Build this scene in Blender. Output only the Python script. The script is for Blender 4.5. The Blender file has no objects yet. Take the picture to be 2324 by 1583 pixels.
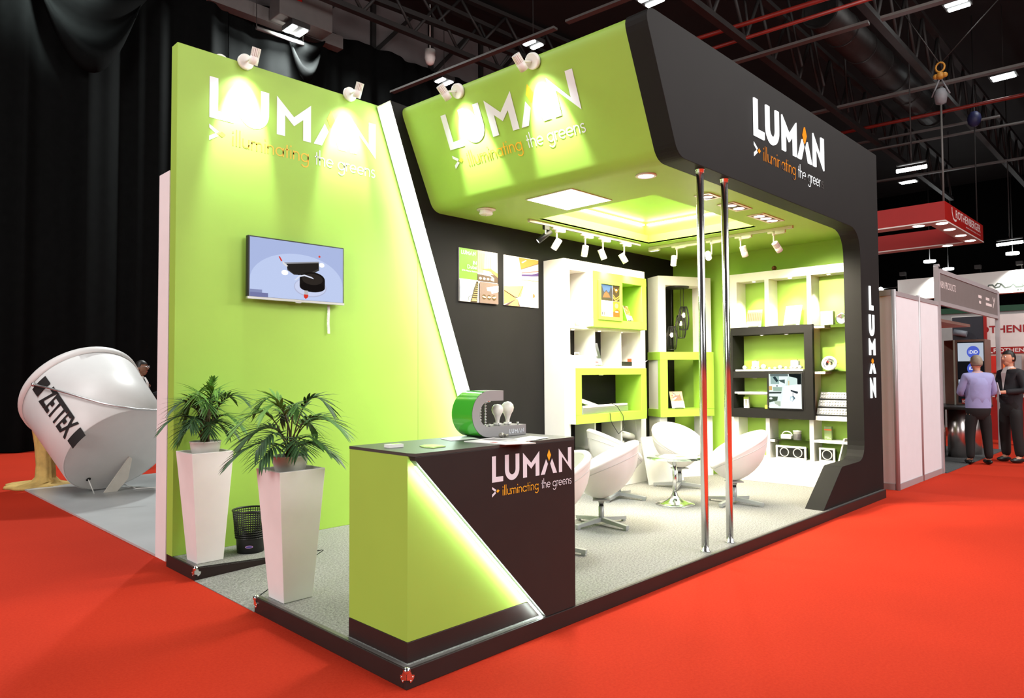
import bpy, bmesh, math, random
from mathutils import Vector as V, Matrix, Euler
random.seed(7)
PI=math.pi
sc=bpy.context.scene
COL=sc.collection
# ------------------------------------------------------------------ camera
CX,CY,CZ=-2.1171,-2.8262,1.55
YAW,PITCH,ROLL,FPX=0.7786,0.0341,-0.0053,1594.91
IW,IH=2324,1583
_fw=V((math.cos(YAW)*math.cos(PITCH),math.sin(YAW)*math.cos(PITCH),math.sin(PITCH)))
_r0=V((math.sin(YAW),-math.cos(YAW),0)); _u0=_r0.cross(_fw)
RT=_r0*math.cos(ROLL)+_u0*math.sin(ROLL); UP=-_r0*math.sin(ROLL)+_u0*math.cos(ROLL); FW=_fw
CAM=V((CX,CY,CZ))
cd=bpy.data.cameras.new('camera'); co=bpy.data.objects.new('camera',cd); COL.objects.link(co)
co.matrix_world=Matrix(((RT.x,UP.x,-FW.x,CX),(RT.y,UP.y,-FW.y,CY),(RT.z,UP.z,-FW.z,CZ),(0,0,0,1)))
cd.sensor_fit='HORIZONTAL'; cd.sensor_width=36.0; cd.lens=36.0*FPX/IW; cd.clip_end=300
sc.camera=co
def ray(u,v): return FW+RT*((u-IW/2)/FPX)-UP*((v-IH/2)/FPX)
def at(u,v,x=None,y=None,z=None):
    """survey point of the photograph on a known plane of the hall"""
    d=ray(u,v)
    if x is not None: t=(x-CX)/d.x
    elif y is not None: t=(y-CY)/d.y
    else: t=(z-CZ)/d.z
    return CAM+d*t
# ------------------------------------------------------------------ materials
def s2l(c): return c/12.92 if c<=0.04045 else ((c+0.055)/1.055)**2.4
def rgb(r,g,b): return (s2l(r/255),s2l(g/255),s2l(b/255))
MATS={}
def mat(name,col,rough=0.5,metal=0.0,var=0.04,scale=6.0,bump=0.0,bscale=200,spec=0.5,coat=0.0,alpha=1.0,trans=0.0,ior=1.45):
    if name in MATS: return MATS[name]
    m=bpy.data.materials.new(name); m.use_nodes=True; nt=m.node_tree; n=nt.nodes; l=nt.links
    p=n['Principled BSDF']; p.inputs['Roughness'].default_value=rough; p.inputs['Metallic'].default_value=metal
    p.inputs['Specular IOR Level'].default_value=spec; p.inputs['Coat Weight'].default_value=coat
    p.inputs['Transmission Weight'].default_value=trans; p.inputs['IOR'].default_value=ior
    tc=n.new('ShaderNodeTexCoord'); nz=n.new('ShaderNodeTexNoise'); nz.inputs['Scale'].default_value=scale; nz.inputs['Detail'].default_value=4
    l.new(tc.outputs['Object'],nz.inputs['Vector'])
    rp=n.new('ShaderNodeValToRGB'); a,b=1-var,1+var
    rp.color_ramp.elements[0].position=0.3; rp.color_ramp.elements[1].position=0.7
    rp.color_ramp.elements[0].color=(min(1,col[0]*a),min(1,col[1]*a),min(1,col[2]*a),1); rp.color_ramp.elements[1].color=(min(1,col[0]*b),min(1,col[1]*b),min(1,col[2]*b),1)
    l.new(nz.outputs['Fac'],rp.inputs['Fac']); l.new(rp.outputs['Color'],p.inputs['Base Color'])
    if bump>0:
        n2=n.new('ShaderNodeTexNoise'); n2.inputs['Scale'].default_value=bscale; n2.inputs['Detail'].default_value=3
        l.new(tc.outputs['Object'],n2.inputs['Vector'])
        bp_=n.new('ShaderNodeBump'); bp_.inputs['Strength'].default_value=bump; bp_.inputs['Distance'].default_value=0.01
        l.new(n2.outputs['Fac'],bp_.inputs['Height']); l.new(bp_.outputs['Normal'],p.inputs['Normal'])
    MATS[name]=m; return m
def emit(name,col,strength=1.0):
    if name in MATS: return MATS[name]
    m=bpy.data.materials.new(name); m.use_nodes=True; nt=m.node_tree; nt.nodes.clear()
    e=nt.nodes.new('ShaderNodeEmission'); e.inputs['Color'].default_value=(*col,1); e.inputs['Strength'].default_value=strength
    o=nt.nodes.new('ShaderNodeOutputMaterial'); nt.links.new(e.outputs['Emission'],o.inputs['Surface'])
    MATS[name]=m; return m
def carpet(name,c1,c2,scale=140,bump=0.3):
    m=mat(name,c1,rough=0.95,var=0.0,bump=bump,bscale=scale*2,spec=0.1)
    nt=m.node_tree; n=nt.nodes; l=nt.links; p=n['Principled BSDF']
    tc=n['Texture Coordinate']; nz=n.new('ShaderNodeTexNoise'); nz.inputs['Scale'].default_value=scale; nz.inputs['Detail'].default_value=6; nz.inputs['Roughness'].default_value=0.8
    l.new(tc.outputs['Object'],nz.inputs['Vector']); rp=n.new('ShaderNodeValToRGB')
    rp.color_ramp.elements[0].position=0.35; rp.color_ramp.elements[1].position=0.65
    rp.color_ramp.elements[0].color=(*c1,1); rp.color_ramp.elements[1].color=(*c2,1)
    l.new(nz.outputs['Fac'],rp.inputs['Fac'])
    n3=n.new('ShaderNodeTexNoise'); n3.inputs['Scale'].default_value=0.8; l.new(tc.outputs['Object'],n3.inputs['Vector'])
    mx=n.new('ShaderNodeMix'); mx.data_type='RGBA'; mx.blend_type='MULTIPLY'; mx.inputs[0].default_value=0.25
    l.new(rp.outputs['Color'],mx.inputs[6]); l.new(n3.outputs['Fac'],mx.inputs[7]); l.new(mx.outputs[2],p.inputs['Base Color'])
    return m
# ------------------------------------------------------------------ mesh builder
WORG={}
def worg(o): return WORG.get(o.name,V((0,0,0))) if o else V((0,0,0))
class MB:
    def __init__(s): s.v=[]; s.f=[]; s.m=[]; s.s=[]
    def add(s,vs,fs,mi=0,smooth=False):
        k=len(s.v); s.v+= [V(p) for p in vs]
        for f in fs: s.f.append([i+k for i in f]); s.m.append(mi); s.s.append(smooth)
        return s
    def box(s,a,b,mi=0):
        x0,y0,z0=a; x1,y1,z1=b
        return s.add([(x0,y0,z0),(x1,y0,z0),(x1,y1,z0),(x0,y1,z0),(x0,y0,z1),(x1,y0,z1),(x1,y1,z1),(x0,y1,z1)],
          [(0,3,2,1),(4,5,6,7),(0,1,5,4),(1,2,6,5),(2,3,7,6),(3,0,4,7)],mi)
    def obox(s,o,ex,ey,ez,mi=0):
        o,ex,ey,ez=V(o),V(ex),V(ey),V(ez)
        return s.add([o,o+ex,o+ex+ey,o+ey,o+ez,o+ex+ez,o+ex+ey+ez,o+ey+ez],[(0,3,2,1),(4,5,6,7),(0,1,5,4),(1,2,6,5),(2,3,7,6),(3,0,4,7)],mi)
    def prism(s,loop,ext,mi=0,cap=True,smooth=False,mside=None):
        loop=[V(p) for p in loop]; e=V(ext); n=len(loop)
        k=len(s.v); s.v+=loop+[p+e for p in loop]
        if cap:
            s.f.append([k+i for i in range(n)][::-1]); s.m.append(mi); s.s.append(False)
            s.f.append([k+n+i for i in range(n)]); s.m.append(mi); s.s.append(False)
        for i in range(n):
            j=(i+1)%n; s.f.append([k+i,k+j,k+n+j,k+n+i]); s.m.append(mi if mside is None else mside); s.s.append(smooth)
        return s
    def poly(s,loop,mi=0): return s.add(loop,[list(range(len(loop)))],mi)
    def lathe(s,prof,c=(0,0,0),ax=(0,0,1),n=32,mi=0,smooth=True,cap0=False,cap1=False,sx=1,sy=1):
        """prof: list of (r,h) along axis ax"""
        c=V(c); a=V(ax).normalized(); t=V((1,0,0)) if abs(a.x)<0.9 else V((0,1,0))
        e1=(t-a*t.dot(a)).normalized(); e2=a.cross(e1); k=len(s.v)
        for r,h in prof:
            for i in range(n):
                w=2*PI*i/n; s.v.append(c+a*h+e1*(r*sx*math.cos(w))+e2*(r*sy*math.sin(w)))
        for j in range(len(prof)-1):
            for i in range(n):
                q=(i+1)%n; s.f.append([k+j*n+i,k+j*n+q,k+(j+1)*n+q,k+(j+1)*n+i]); s.m.append(mi); s.s.append(smooth)
        if cap0: s.f.append([k+i for i in range(n)][::-1]); s.m.append(mi); s.s.append(False)
        if cap1: s.f.append([k+(len(prof)-1)*n+i for i in range(n)]); s.m.append(mi); s.s.append(False)
        return s
    def cyl(s,p0,p1,r,r1=None,n=20,mi=0,cap=True,smooth=True):
        p0,p1=V(p0),V(p1); d=p1-p0; h=d.length
        return s.lathe([(r,0),(r if r1 is None else r1,h)],p0,d/h,n,mi,smooth,cap,cap)
    def tube(s,pts,r,n=8,mi=0,closed=False):
        pts=[V(p) for p in pts]; m=len(pts); k=len(s.v); prev=None
        for i,p in enumerate(pts):
            a=pts[i-1] if (i>0 or closed) else p; b=pts[(i+1)%m] if (i<m-1 or closed) else p
            d=(b-a).normalized()
            if prev is None:
                t=V((0,0,1)) if abs(d.z)<0.9 else V((1,0,0)); e1=(t-d*t.dot(d)).normalized()
            else: e1=(prev-d*prev.dot(d)).normalized()
            prev=e1; e2=d.cross(e1); rr=r[i] if isinstance(r,(list,tuple)) else r
            for q in range(n):
                w=2*PI*q/n; s.v.append(p+e1*(rr*math.cos(w))+e2*(rr*math.sin(w)))
        for i in range(m if closed else m-1):
            i2=(i+1)%m
            for q in range(n):
                q2=(q+1)%n; s.f.append([k+i*n+q,k+i*n+q2,k+i2*n+q2,k+i2*n+q]); s.m.append(mi); s.s.append(True)
        if not closed:
            s.f.append([k+q for q in range(n)][::-1]); s.m.append(mi); s.s.append(False)
            s.f.append([k+(m-1)*n+q for q in range(n)]); s.m.append(mi); s.s.append(False)
        return s
    def sphere(s,c,r,n=16,mi=0,sx=1,sy=1,sz=1,m=None):
        m=m or n//2; c=V(c); k=len(s.v)
        for j in range(m+1):
            ph=PI*j/m
            for i in range(n):
                w=2*PI*i/n; s.v.append(c+V((r*sx*math.sin(ph)*math.cos(w),r*sy*math.sin(ph)*math.sin(w),-r*sz*math.cos(ph))))
        for j in range(m):
            for i in range(n):
                q=(i+1)%n; s.f.append([k+j*n+i,k+j*n+q,k+(j+1)*n+q,k+(j+1)*n+i]); s.m.append(mi); s.s.append(True)
        return s
    def xform(s,M):
        s.v=[M@p for p in s.v]; return s
    def build(s,name,mats,parent=None,local=False,bevel=0,bseg=2,loc=None,rot=None,**kw):
        if not isinstance(mats,(list,tuple)): mats=[mats]
        if parent is not None and not local: org=worg(parent)
        elif parent is not None: org=V((0,0,0))
        elif local: org=V((0,0,0))
        else:
            xs=[p.x for p in s.v]; ys=[p.y for p in s.v]; zs=[p.z for p in s.v]
            org=V(((min(xs)+max(xs))/2,(min(ys)+max(ys))/2,min(zs)))
        me=bpy.data.meshes.new(name); me.from_pydata([p-org for p in s.v],[],s.f)
        for m in mats: me.materials.append(m)
        me.polygons.foreach_set('material_index',s.m); me.polygons.foreach_set('use_smooth',s.s); me.update()
        o=bpy.data.objects.new(name,me); COL.objects.link(o)
        if parent is not None: o.parent=parent; WORG[o.name]=worg(parent)
        else:
            o.location=org if loc is None else loc
            WORG[o.name]=V(o.location)
        if parent is not None and loc is not None: o.location=loc
        if rot is not None: o.rotation_euler=rot
        bm=bmesh.new(); bm.from_mesh(me); bmesh.ops.remove_doubles(bm,verts=bm.verts,dist=1e-6); bmesh.ops.recalc_face_normals(bm,faces=bm.faces); bm.to_mesh(me); bm.free()
        if bevel:
            b=o.modifiers.new('bevel','BEVEL'); b.width=bevel; b.segments=bseg; b.limit_method='ANGLE'; b.harden_normals=False
        tag(o,**kw); return o
def tag(o,label=None,cat=None,group=None,kind=None):
    if label: o['label']=label
    if cat: o['category']=cat
    if group: o['group']=group
    if kind: o['kind']=kind
    return o
def thing(name,loc,label,cat,group=None,rotz=0,kind=None):
    o=bpy.data.objects.new(name,None); COL.objects.link(o); o.location=loc; o.rotation_euler=(0,0,rotz); o.empty_display_size=0.1
    WORG[o.name]=V(loc); return tag(o,label,cat,group,kind)
def copy_tree(o,parent=None):
    c=o.copy(); COL.objects.link(c)
    if parent is not None: c.parent=parent
    for ch in list(o.children): copy_tree(ch,c)
    return c
def dup(o,loc,rotz,label,group=None):
    c=copy_tree(o); c.location=loc; c.rotation_euler=(0,0,rotz); c['label']=label
    if group: c['group']=group
    return c
def light(kind,name,loc,power,color=(1,1,1),target=None,size=0.1,sizey=None,angle=60,blend=0.5,parent=None,spread=None):
    d=bpy.data.lights.new(name,kind); d.energy=power; d.color=color
    if kind=='AREA':
        d.size=size; d.shape='RECTANGLE' if sizey else 'SQUARE'
        if sizey: d.size_y=sizey
        if spread: d.spread=math.radians(spread)
    else: d.shadow_soft_size=size
    if kind=='SPOT': d.spot_size=math.radians(angle); d.spot_blend=blend
    o=bpy.data.objects.new(name,d); COL.objects.link(o); loc=V(loc)
    if target is not None: o.rotation_euler=(V(target)-loc).to_track_quat('-Z','Y').to_euler()
    if parent is not None: o.parent=parent; loc=loc-worg(parent)
    o.location=loc; return o
# flat prints: list of (colour key, [(u,v)...]) stacked 0.4 mm apart on a board
PC={}
def pcol(c,glow=0):
    key='print_%s_%g'%('_'.join(map(str,c)),glow)
    if glow: return emit(key,rgb(*c),glow)
    return mat(key,rgb(*c),rough=0.35,var=0.02)
def R(u0,v0,u1,v1): return [(u0,v0),(u1,v0),(u1,v1),(u0,v1)]
def E(u,v,ru,rv,n=20,a0=0,a1=360): return [(u+ru*math.cos(math.radians(a0+(a1-a0)*i/(n if a1-a0>=360 else n-1))),v+rv*math.sin(math.radians(a0+(a1-a0)*i/(n if a1-a0>=360 else n-1)))) for i in range(n)]
def picture(name,O,U,W,patches,parent,glow=0,base=0.0006,step=0.0004):
    """printed sheet: O lower-left corner, U across, W up (full size vectors)"""
    O,U,W=V(O),V(U),V(W); N=U.cross(W).normalized(); mb=MB(); mats=[]; idx={}
    for k,(c,loop) in enumerate(patches):
        g=glow
        if len(c)>3: g=c[3]; c=c[:3]
        m=pcol(c,g)
        if m.name not in idx: idx[m.name]=len(mats); mats.append(m)
        mb.poly([O+U*u+W*v+N*(base+step*k) for u,v in loop],idx[m.name])
    return mb.build(name,mats,parent)
def textmesh(body,size=1.0,bold=0.0,align='LEFT'):
    c=bpy.data.curves.new('t','FONT'); c.body=body; c.size=size; c.offset=bold; c.align_x=align; c.resolution_u=3
    o=bpy.data.objects.new('t',c); COL.objects.link(o); dg=bpy.context.evaluated_depsgraph_get()
    me=bpy.data.meshes.new_from_object(o.evaluated_get(dg)); bpy.data.objects.remove(o)
    vs=[V(v.co) for v in me.vertices]; fs=[list(p.vertices) for p in me.polygons]; bpy.data.meshes.remove(me); return vs,fs
def text_on(mb,body,O,U,W,width=None,height=None,mi=0,bold=0.0,lift=0.001,align='LEFT'):
    """lettering on plane; U,W unit vectors; fits width (m) or cap height (m)"""
    vs,fs=textmesh(body,1.0,bold)
    if not vs: return
    x0=min(v.x for v in vs); x1=max(v.x for v in vs); y0=min(v.y for v in vs); y1=max(v.y for v in vs)
    O,U,W=V(O),V(U),V(W); N=U.cross(W)
    sx=width/(x1-x0) if width else None; sy=height/(y1-y0) if height else None
    if sx is None: sx=sy
    if sy is None: sy=sx
    mb.add([O+U*((v.x-x0)*sx)+W*((v.y-y0)*sy)+N*lift for v in vs],fs,mi)
# ------------------------------------------------------------------ house lettering
def arc(cx,cy,rx,ry,a0,a1,n=12): return [(cx+rx*math.cos(math.radians(a0+(a1-a0)*i/n)),cy+ry*math.sin(math.radians(a0+(a1-a0)*i/n))) for i in range(n+1)]
GL={ # glyph: (advance, strokes) x-height 1
'i':(.36,[[(.18,0),(.18,1)],[(.18,1.32),(.18,1.5)]]),
'l':(.36,[[(.18,0),(.18,1.75)]]),
'u':(.95,[[(.14,1),(.14,.42)]+arc(.46,.42,.32,.36,180,360)+[(.78,1)],[(.78,.45),(.78,0)]]),
'n':(.95,[[(.14,0),(.14,1)],[(.14,.55)]+arc(.46,.6,.32,.34,180,0)+[(.78,0)]]),
'm':(1.42,[[(.14,0),(.14,1)],[(.14,.6)]+arc(.41,.64,.27,.3,180,0)+[(.68,0)],[(.68,.6)]+arc(.95,.64,.27,.3,180,0)+[(1.22,0)]]),
'a':(1.12,[arc(.54,.5,.42,.44,0,360,24),[(.96,0),(.96,1)]]),
'g':(1.12,[arc(.54,.5,.42,.44,0,360,24),[(.96,1),(.96,-.2)]+arc(.56,-.2,.4,.36,0,-160)]),
't':(.55,[[(.28,0),(.28,1.45)],[(.05,.93),(.52,.93)]]),
'h':(.95,[[(.14,0),(.14,1.75)],[(.14,.55)]+arc(.46,.6,.32,.34,180,0)+[(.78,0)]]),
'e':(1.08,[[(.12,.5),(.94,.5)]+arc(.53,.5,.42,.44,8,318,22)]),
'r':(.58,[[(.14,0),(.14,1)],[(.14,.6)]+arc(.4,.62,.26,.32,180,50,8)]),
's':(.72,[arc(.36,.72,.24,.22,30,225,10)+[(.3,.52),(.44,.47)]+arc(.36,.26,.25,.23,45,-150,10)]),
' ':(.5,[])}
def stroke_word(word):
    x=0; out=[]
    for ch in word:
        a,st=GL[ch]; out+=[[(px+x,py) for px,py in s] for s in st]; x+=a
    return out,x
def ribbon(mb,P,pts,w,mi):
    """constant width flat stroke through 2-d points, P maps (x,y)->3-d"""
    n=len(pts); L=[];Rr=[]
    closed=(abs(pts[0][0]-pts[-1][0])+abs(pts[0][1]-pts[-1][1]))<1e-6
    for i in range(n):
        a=pts[i-1] if i>0 else (pts[-2] if closed else pts[i]); b=pts[i+1] if i<n-1 else (pts[1] if closed else pts[i])
        dx,dy=b[0]-a[0],b[1]-a[1]; d=math.hypot(dx,dy) or 1; nx,ny=-dy/d,dx/d
        L.append((pts[i][0]+nx*w/2,pts[i][1]+ny*w/2)); Rr.append((pts[i][0]-nx*w/2,pts[i][1]-ny*w/2))
    k=len(mb.v); mb.v+=[P(*p) for p in L]+[P(*p) for p in Rr]
    for i in range(n-1): mb.f.append([k+i,k+n+i,k+n+i+1,k+i+1]); mb.m.append(mi); mb.s.append(False)
LUMAN=[[(-.02,1),(.19,1),(.19,.2),(.58,.2),(.58,0),(-.02,0)],
 [(.68,1),(.9,1),(.9,.42)]+arc(1.085,.42,.185,.21,180,360,12)+[(1.27,1),(1.49,1),(1.49,.42)]+arc(1.085,.42,.405,.43,0,-180,16)+[(.68,.42)],
 [(1.7,1),(2.18,.56),(2.67,1),(2.67,0),(2.44,0),(2.44,.55),(2.18,.32),(1.93,.55),(1.93,0),(1.7,0)],
 [(3.08,.62),(3.2,.42),(3.0,0),(2.75,0)],[(3.46,.62),(3.34,.42),(3.52,0),(3.77,0)],
 [(3.89,1),(4.49,.36),(4.49,1),(4.72,1),(4.72,0),(4.1,.64),(4.1,0),(3.89,0)]]
DIAM=[(3.27,1.02),(3.15,.77),(3.27,.53),(3.4,.77)]
ARW=[[(-.02,-.16),(-.02,-.25),(.15,-.36),(.21,-.3)],[(-.02,-.56),(-.02,-.45),(.13,-.36),(.2,-.41)]]
ARD=[(.2,-.355),(.29,-.28),(.38,-.34),(.29,-.42)]
def logo(name,O,U,W,h,mats,parent,tag_=True,lift=0.002,thick=0.0,word_fit=True,vertical=False):
    """mats [white, orange]; O = lower left of the capitals; h = capital height"""
    O,U,W=V(O),V(U),V(W); N=U.cross(W).normalized(); mb=MB()
    P=lambda x,y: O+U*(x*h)+W*(y*h)+N*lift
    def put(loop,mi):
        if thick: mb.prism([P(x,y) for x,y in loop],N*thick,mi)
        else: mb.poly([P(x,y) for x,y in loop],mi)
    for l in LUMAN: put(l,0)
    put(DIAM,1)
    if tag_:
        for l in ARW: put(l,0)
        put(ARD,1)
        for word,x0,x1,mi in (('illuminating',.52,2.63,1),('the greens',2.78,4.72,0)):
            st,wd=stroke_word(word); sx=(x1-x0)/wd
            for s_ in st:
                ribbon(mb,lambda x,y:P(x0+x*sx,-.555+y*.232),s_,.13,mi)
    return mb.build(name,mats,parent)
# ------------------------------------------------------------------ colours
GREEN=rgb(152,190,74)
M_green=mat('green_paint',GREEN,rough=0.55,var=0.03,scale=2)
M_black=mat('black_paint',rgb(30,29,28),rough=0.65,var=0.06,scale=3,spec=0.15)
M_white=mat('white_paint',rgb(240,238,232),rough=0.45,var=0.015)
M_wlet=mat('white_vinyl',rgb(228,231,238),rough=0.4,var=0.01)
M_olet=mat('orange_vinyl',rgb(250,184,48),rough=0.4,var=0.02)
M_chrome=mat('chrome',(0.85,0.85,0.86),rough=0.19,metal=1.0,var=0.01)
M_alu=mat('satin_aluminium',rgb(196,196,196),rough=0.35,metal=0.85,var=0.02)
M_plastic=mat('white_plastic',rgb(232,230,225),rough=0.4,var=0.01)
M_dark=mat('dark_plastic',rgb(28,28,28),rough=0.4)
M_glass=mat('clear_glass',(0.92,0.98,0.95),rough=0.02,var=0.0,trans=1.0,ior=1.45)
M_led=emit('led_white',(0.80,1.0,0.92),14)
M_sign=emit('sign_white',(1,1,1),1.6)
M_signo=emit('sign_orange',(1.0,0.30,0.02),1.2)
M_lens=emit('lamp_lens',(1.0,0.95,0.86),30)
M_lensw=emit('lamp_lens_cool',(1.0,1.0,1.0),18)
M_panel=emit('light_panel',(1.0,0.99,0.95),8)
HP=0.10; L=7.26; D=3.21; ZC=3.22; XR=7.085; YB=2.84; YG=3.085
M_carp=carpet('grey_carpet',rgb(100,100,98),rgb(180,179,174),scale=70,bump=0.25)
M_edge=mat('platform_edge_black',rgb(42,31,29),rough=0.5,var=0.08,spec=0.4)
M_edget=mat('platform_lip_grey',rgb(96,92,90),rough=0.4)
# ------------------------------------------------------------------ platform
pf=thing('stand_platform',(3.6,1.6,0),'low black edged platform with grey speckled carpet under the exhibition stand','platform')
R1,R2,RX=1.638,2.625,0.95
mb=MB()
# deck with a wedge ramp cut into the left edge
mb.prism([(0.03,0.03,HP-0.012),(L-0.01,0.03,HP-0.012),(L-0.01,D-0.01,HP-0.012),(0.03,D-0.01,HP-0.012),(0.03,R2,HP-0.012),(RX,(R1+R2)/2+0.27,HP-0.012),(0.03,R1,HP-0.012)],(0,0,0.012))
mb.build('deck_carpet',M_carp,pf)
mb=MB(); apx=(RX,(R1+R2)/2+0.27,HP-0.001)
mb.add([(0.0,R1,0.004),(0.0,R2,0.004),apx,(0,R1,0.0),(0,R2,0)],[(0,2,1),(0,1,4,3)])
mb.build('entry_ramp',M_carp,pf,label='carpeted wedge ramp sunk into the left edge')
mb=MB(); t=0.03
mb.box((0,0,0),(L,t,HP)); mb.build('front_edge',M_edge,pf,bevel=0.004)
mb=MB(); mb.box((0,t,0),(t,R1,HP)); mb.build('left_edge',M_edge,pf,bevel=0.004)
mb=MB(); mb.box((0,R2,0),(t,D,HP)); mb.build('left_edge',M_edge,pf,bevel=0.004)
mb=MB(); mb.prism([(0.03,R2,0),(0.03,R2,HP),(RX,apx[1],HP)],(0,0.012,0)); mb.build('ramp_cheek',M_edge,pf)
mb=MB(); mb.prism([(0.03,R1,0),(0.03,R1,HP),(RX,apx[1],HP)],(0,-0.012,0)); mb.build('ramp_cheek',M_edge,pf)
mb=MB(); mb.box((L-0.03,t,0),(L,D,HP)); mb.box((t,D-0.03,0),(L-0.03,D,HP)); mb.build('rear_edge',M_edge,pf)
mb=MB(); mb.box((0.012,0.012,HP),(L,t+0.006,HP+0.0015)); mb.box((0.012,t+0.006,HP),(t+0.006,R1,HP+0.0015)); mb.box((0.012,R2,HP),(t+0.006,YG-.005,HP+0.0015)); mb.build('edge_lip',M_edget,pf)
def corner_guard(cx,cy,d1,d2):
    """chrome flight-case corner: ball plus two notched wings along d1 and d2"""
    mb=MB(); d1,d2=V(d1),V(d2); c=V((cx,cy,HP))
    mb.sphere(c+(d1+d2)*0.008+V((0,0,-0.008)),0.02,14)
    for a,nrm in ((d1,-d2),(d2,-d1)):
        pts=[(0,.0),(.018,.0),(.03,-.03),(.046,-.036),(.044,-.05),(.034,-.062),(.022,-.068),(.016,-.055),(0,-.05)]
        mb.prism([c+a*u+V((0,0,w))+nrm*0.001 for u,w in pts],nrm*0.003)
        for u,w in ((.036,-.043),(.024,-.059)): mb.sphere(c+a*u+V((0,0,w))+nrm*0.004,0.004,8)
    mb.build('corner_guard',M_chrome,pf,label='chrome corner guard')
corner_guard(0,0,(1,0,0),(0,1,0)); corner_guard(0,R1,(1,0,0),(0,-1,0)); corner_guard(0,R2,(1,0,0),(0,1,0))
# ------------------------------------------------------------------ booth walls
mb=MB(); mb.box((0,YG,HP),(2.46,D,4.27)); 
wl=mb.build('wall_left',M_green,kind='structure',label='tall lime green wall carrying the television and the printed logo',bevel=0.003)
mb=MB(); mb.box((2.462,YG,HP),(4.3,D,4.255)); mb.build('wall_panel',M_green,wl)
logo('logo_print',(0.268,YG,3.715),(1,0,0),(0,0,1),0.351,[M_wlet,M_olet],wl)
# black back wall in front of the green one, slanted leading edge with LED
BT=V((1.93,0,4.25)); BB=V((3.43,0,HP))
mb=MB(); mb.prism([(BT.x,YB,BT.z),(BB.x,YB,BB.z),(7.2,YB,HP),(7.2,YB,4.0),(3.2,YB,4.0),(3.0,YB,4.22)],(0,YG-0.01-YB,0))
mb.m[2]=1
wb=mb.build('wall_back',[M_black,M_white],kind='structure',label='black back wall with a slanted lit edge',bevel=0.003)
ed=(BB-BT).normalized(); en=V((-ed.z,0,ed.x)); en=en if en.x<0 else -en
mb=MB(); a=BT+ed*0.03+V((0,YB+0.008,0))+en*0.002; ln=(BB-BT).length-0.06
mb.obox(a,ed*ln,en*0.006,V((0,0.2,0))); mb.build('led_strip',M_led,wb,label='white LED strip along the slanted edge')
# right wall
mb=MB(); mb.box((XR,0.25,HP),(7.2,YB,4.0)); wr=mb.build('wall_right',M_green,kind='structure',label='lime green inner side wall behind the display shelves')
# ------------------------------------------------------------------ canopy : black portal + green soffit
cn=thing('stand_canopy',(4.5,0.1,0),'black portal and lime green canopy spanning the stand with white logos','canopy')
def fil(p0,p1,p2,r,n=7):
    """round corner p1 of a 2-d outline"""
    p0,p1,p2=V((p0[0],p0[1],0)),V((p1[0],p1[1],0)),V((p2[0],p2[1],0)); a=(p0-p1).normalized(); b=(p2-p1).normalized()
    an=a.angle(b); d=min(r/math.tan(an/2),(p0-p1).length*.95,(p2-p1).length*.95); out=[]
    A=p1+a*d; B=p1+b*d
    for i in range(n+1):
        t=i/n; q=A*(1-t)**2+p1*2*t*(1-t)+B*t*t; out.append((q.x,q.y))
    return out
def rounded(pts,rs,n=7):
    o=[]
    for i,p in enumerate(pts):
        r=rs[i]
        if r<=0: o.append(p)
        else: o+=fil(pts[i-1],p,pts[(i+1)%len(pts)],r,n)
    return o
XC=7.305
prof=[(2.175,4.27),(2.635,ZC),(6.655,ZC),(6.66,0.515),(5.93,0.505),(5.38,HP),(XC,HP),(XC,4.25)]
prof=rounded(prof,[0.11,0.17,0.33,0.22,0.12,0,0,0.02])
YF0,YF1=0.04,0.235
mb=MB(); mb.prism([(x,YF0,z) for x,z in prof],(0,YF1-YF0,0))
port=mb.build('portal_frame',M_black,cn,label='black portal with slanted end and flared foot',bevel=0.003)
logo('logo_sign',(3.93,YF0,3.695),(1,0,0),(0,0,-1) if 0 else (0,0,1),0.346,[M_sign,M_signo],port,thick=0.012,tag_=False)
# partly lit tagline on the portal
mb=MB(); P0=lambda x,y: V((3.93+x*.346,YF0-0.004,3.695+y*.346))
for l in ARW: mb.poly([P0(x,y) for x,y in l],0)
mb.poly([P0(x,y) for x,y in ARD],1)
for word,x0,x1,mi in (('illuminating',.52,2.63,1),('the greens',2.78,4.72,0)):
    st,wd=stroke_word(word); sx=(x1-x0)/wd
    for s_ in st:
        n_=len(s_); cut=random.random()<.35 and n_>6; h_=n_//2 if cut else n_
        ribbon(mb,lambda x,y:P0(x0+x*sx,-.555+y*.232),s_[:h_+1],.10,mi if random.random()<.97 else mi+2)
        if cut: ribbon(mb,lambda x,y:P0(x0+x*sx,-.555+y*.232),s_[h_:],.105,mi+2)
mb.build('tagline_sign',[M_sign,M_signo,mat('unlit_letter_grey',rgb(70,68,66)),mat('unlit_letter_orange',rgb(90,50,24))],port)
# vertical LUMAN on the column
mb=MB()
def colglyph(lp,k,z0,z1,y0=0.,y1=1.,mi=0,xm=6.975,wsc=.21):
    offs=[0,.68,1.7,2.75,3.89]; wds=[.58,.81,.97,1.02,.83]; cxm=offs[k]+wds[k]/2
    mb.prism([(xm+(x-cxm)*wsc,YF0-0.001,z0+(y-y0)/(y1-y0)*(z1-z0)) for x,y in lp],(0,-0.012,0),mi)
colglyph(LUMAN[0],0,2.284,2.576); colglyph(LUMAN[1],1,1.976,2.231); colglyph(LUMAN[2],2,1.742,1.944)
colglyph(LUMAN[3],3,1.519,1.640,0,.62); colglyph(LUMAN[4],3,1.519,1.640,0,.62); colglyph(DIAM,3,1.640,1.700,.53,1.02,1); colglyph(LUMAN[5],4,1.227,1.471)
mb.build('column_logo',[M_sign,M_signo],port)
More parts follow.
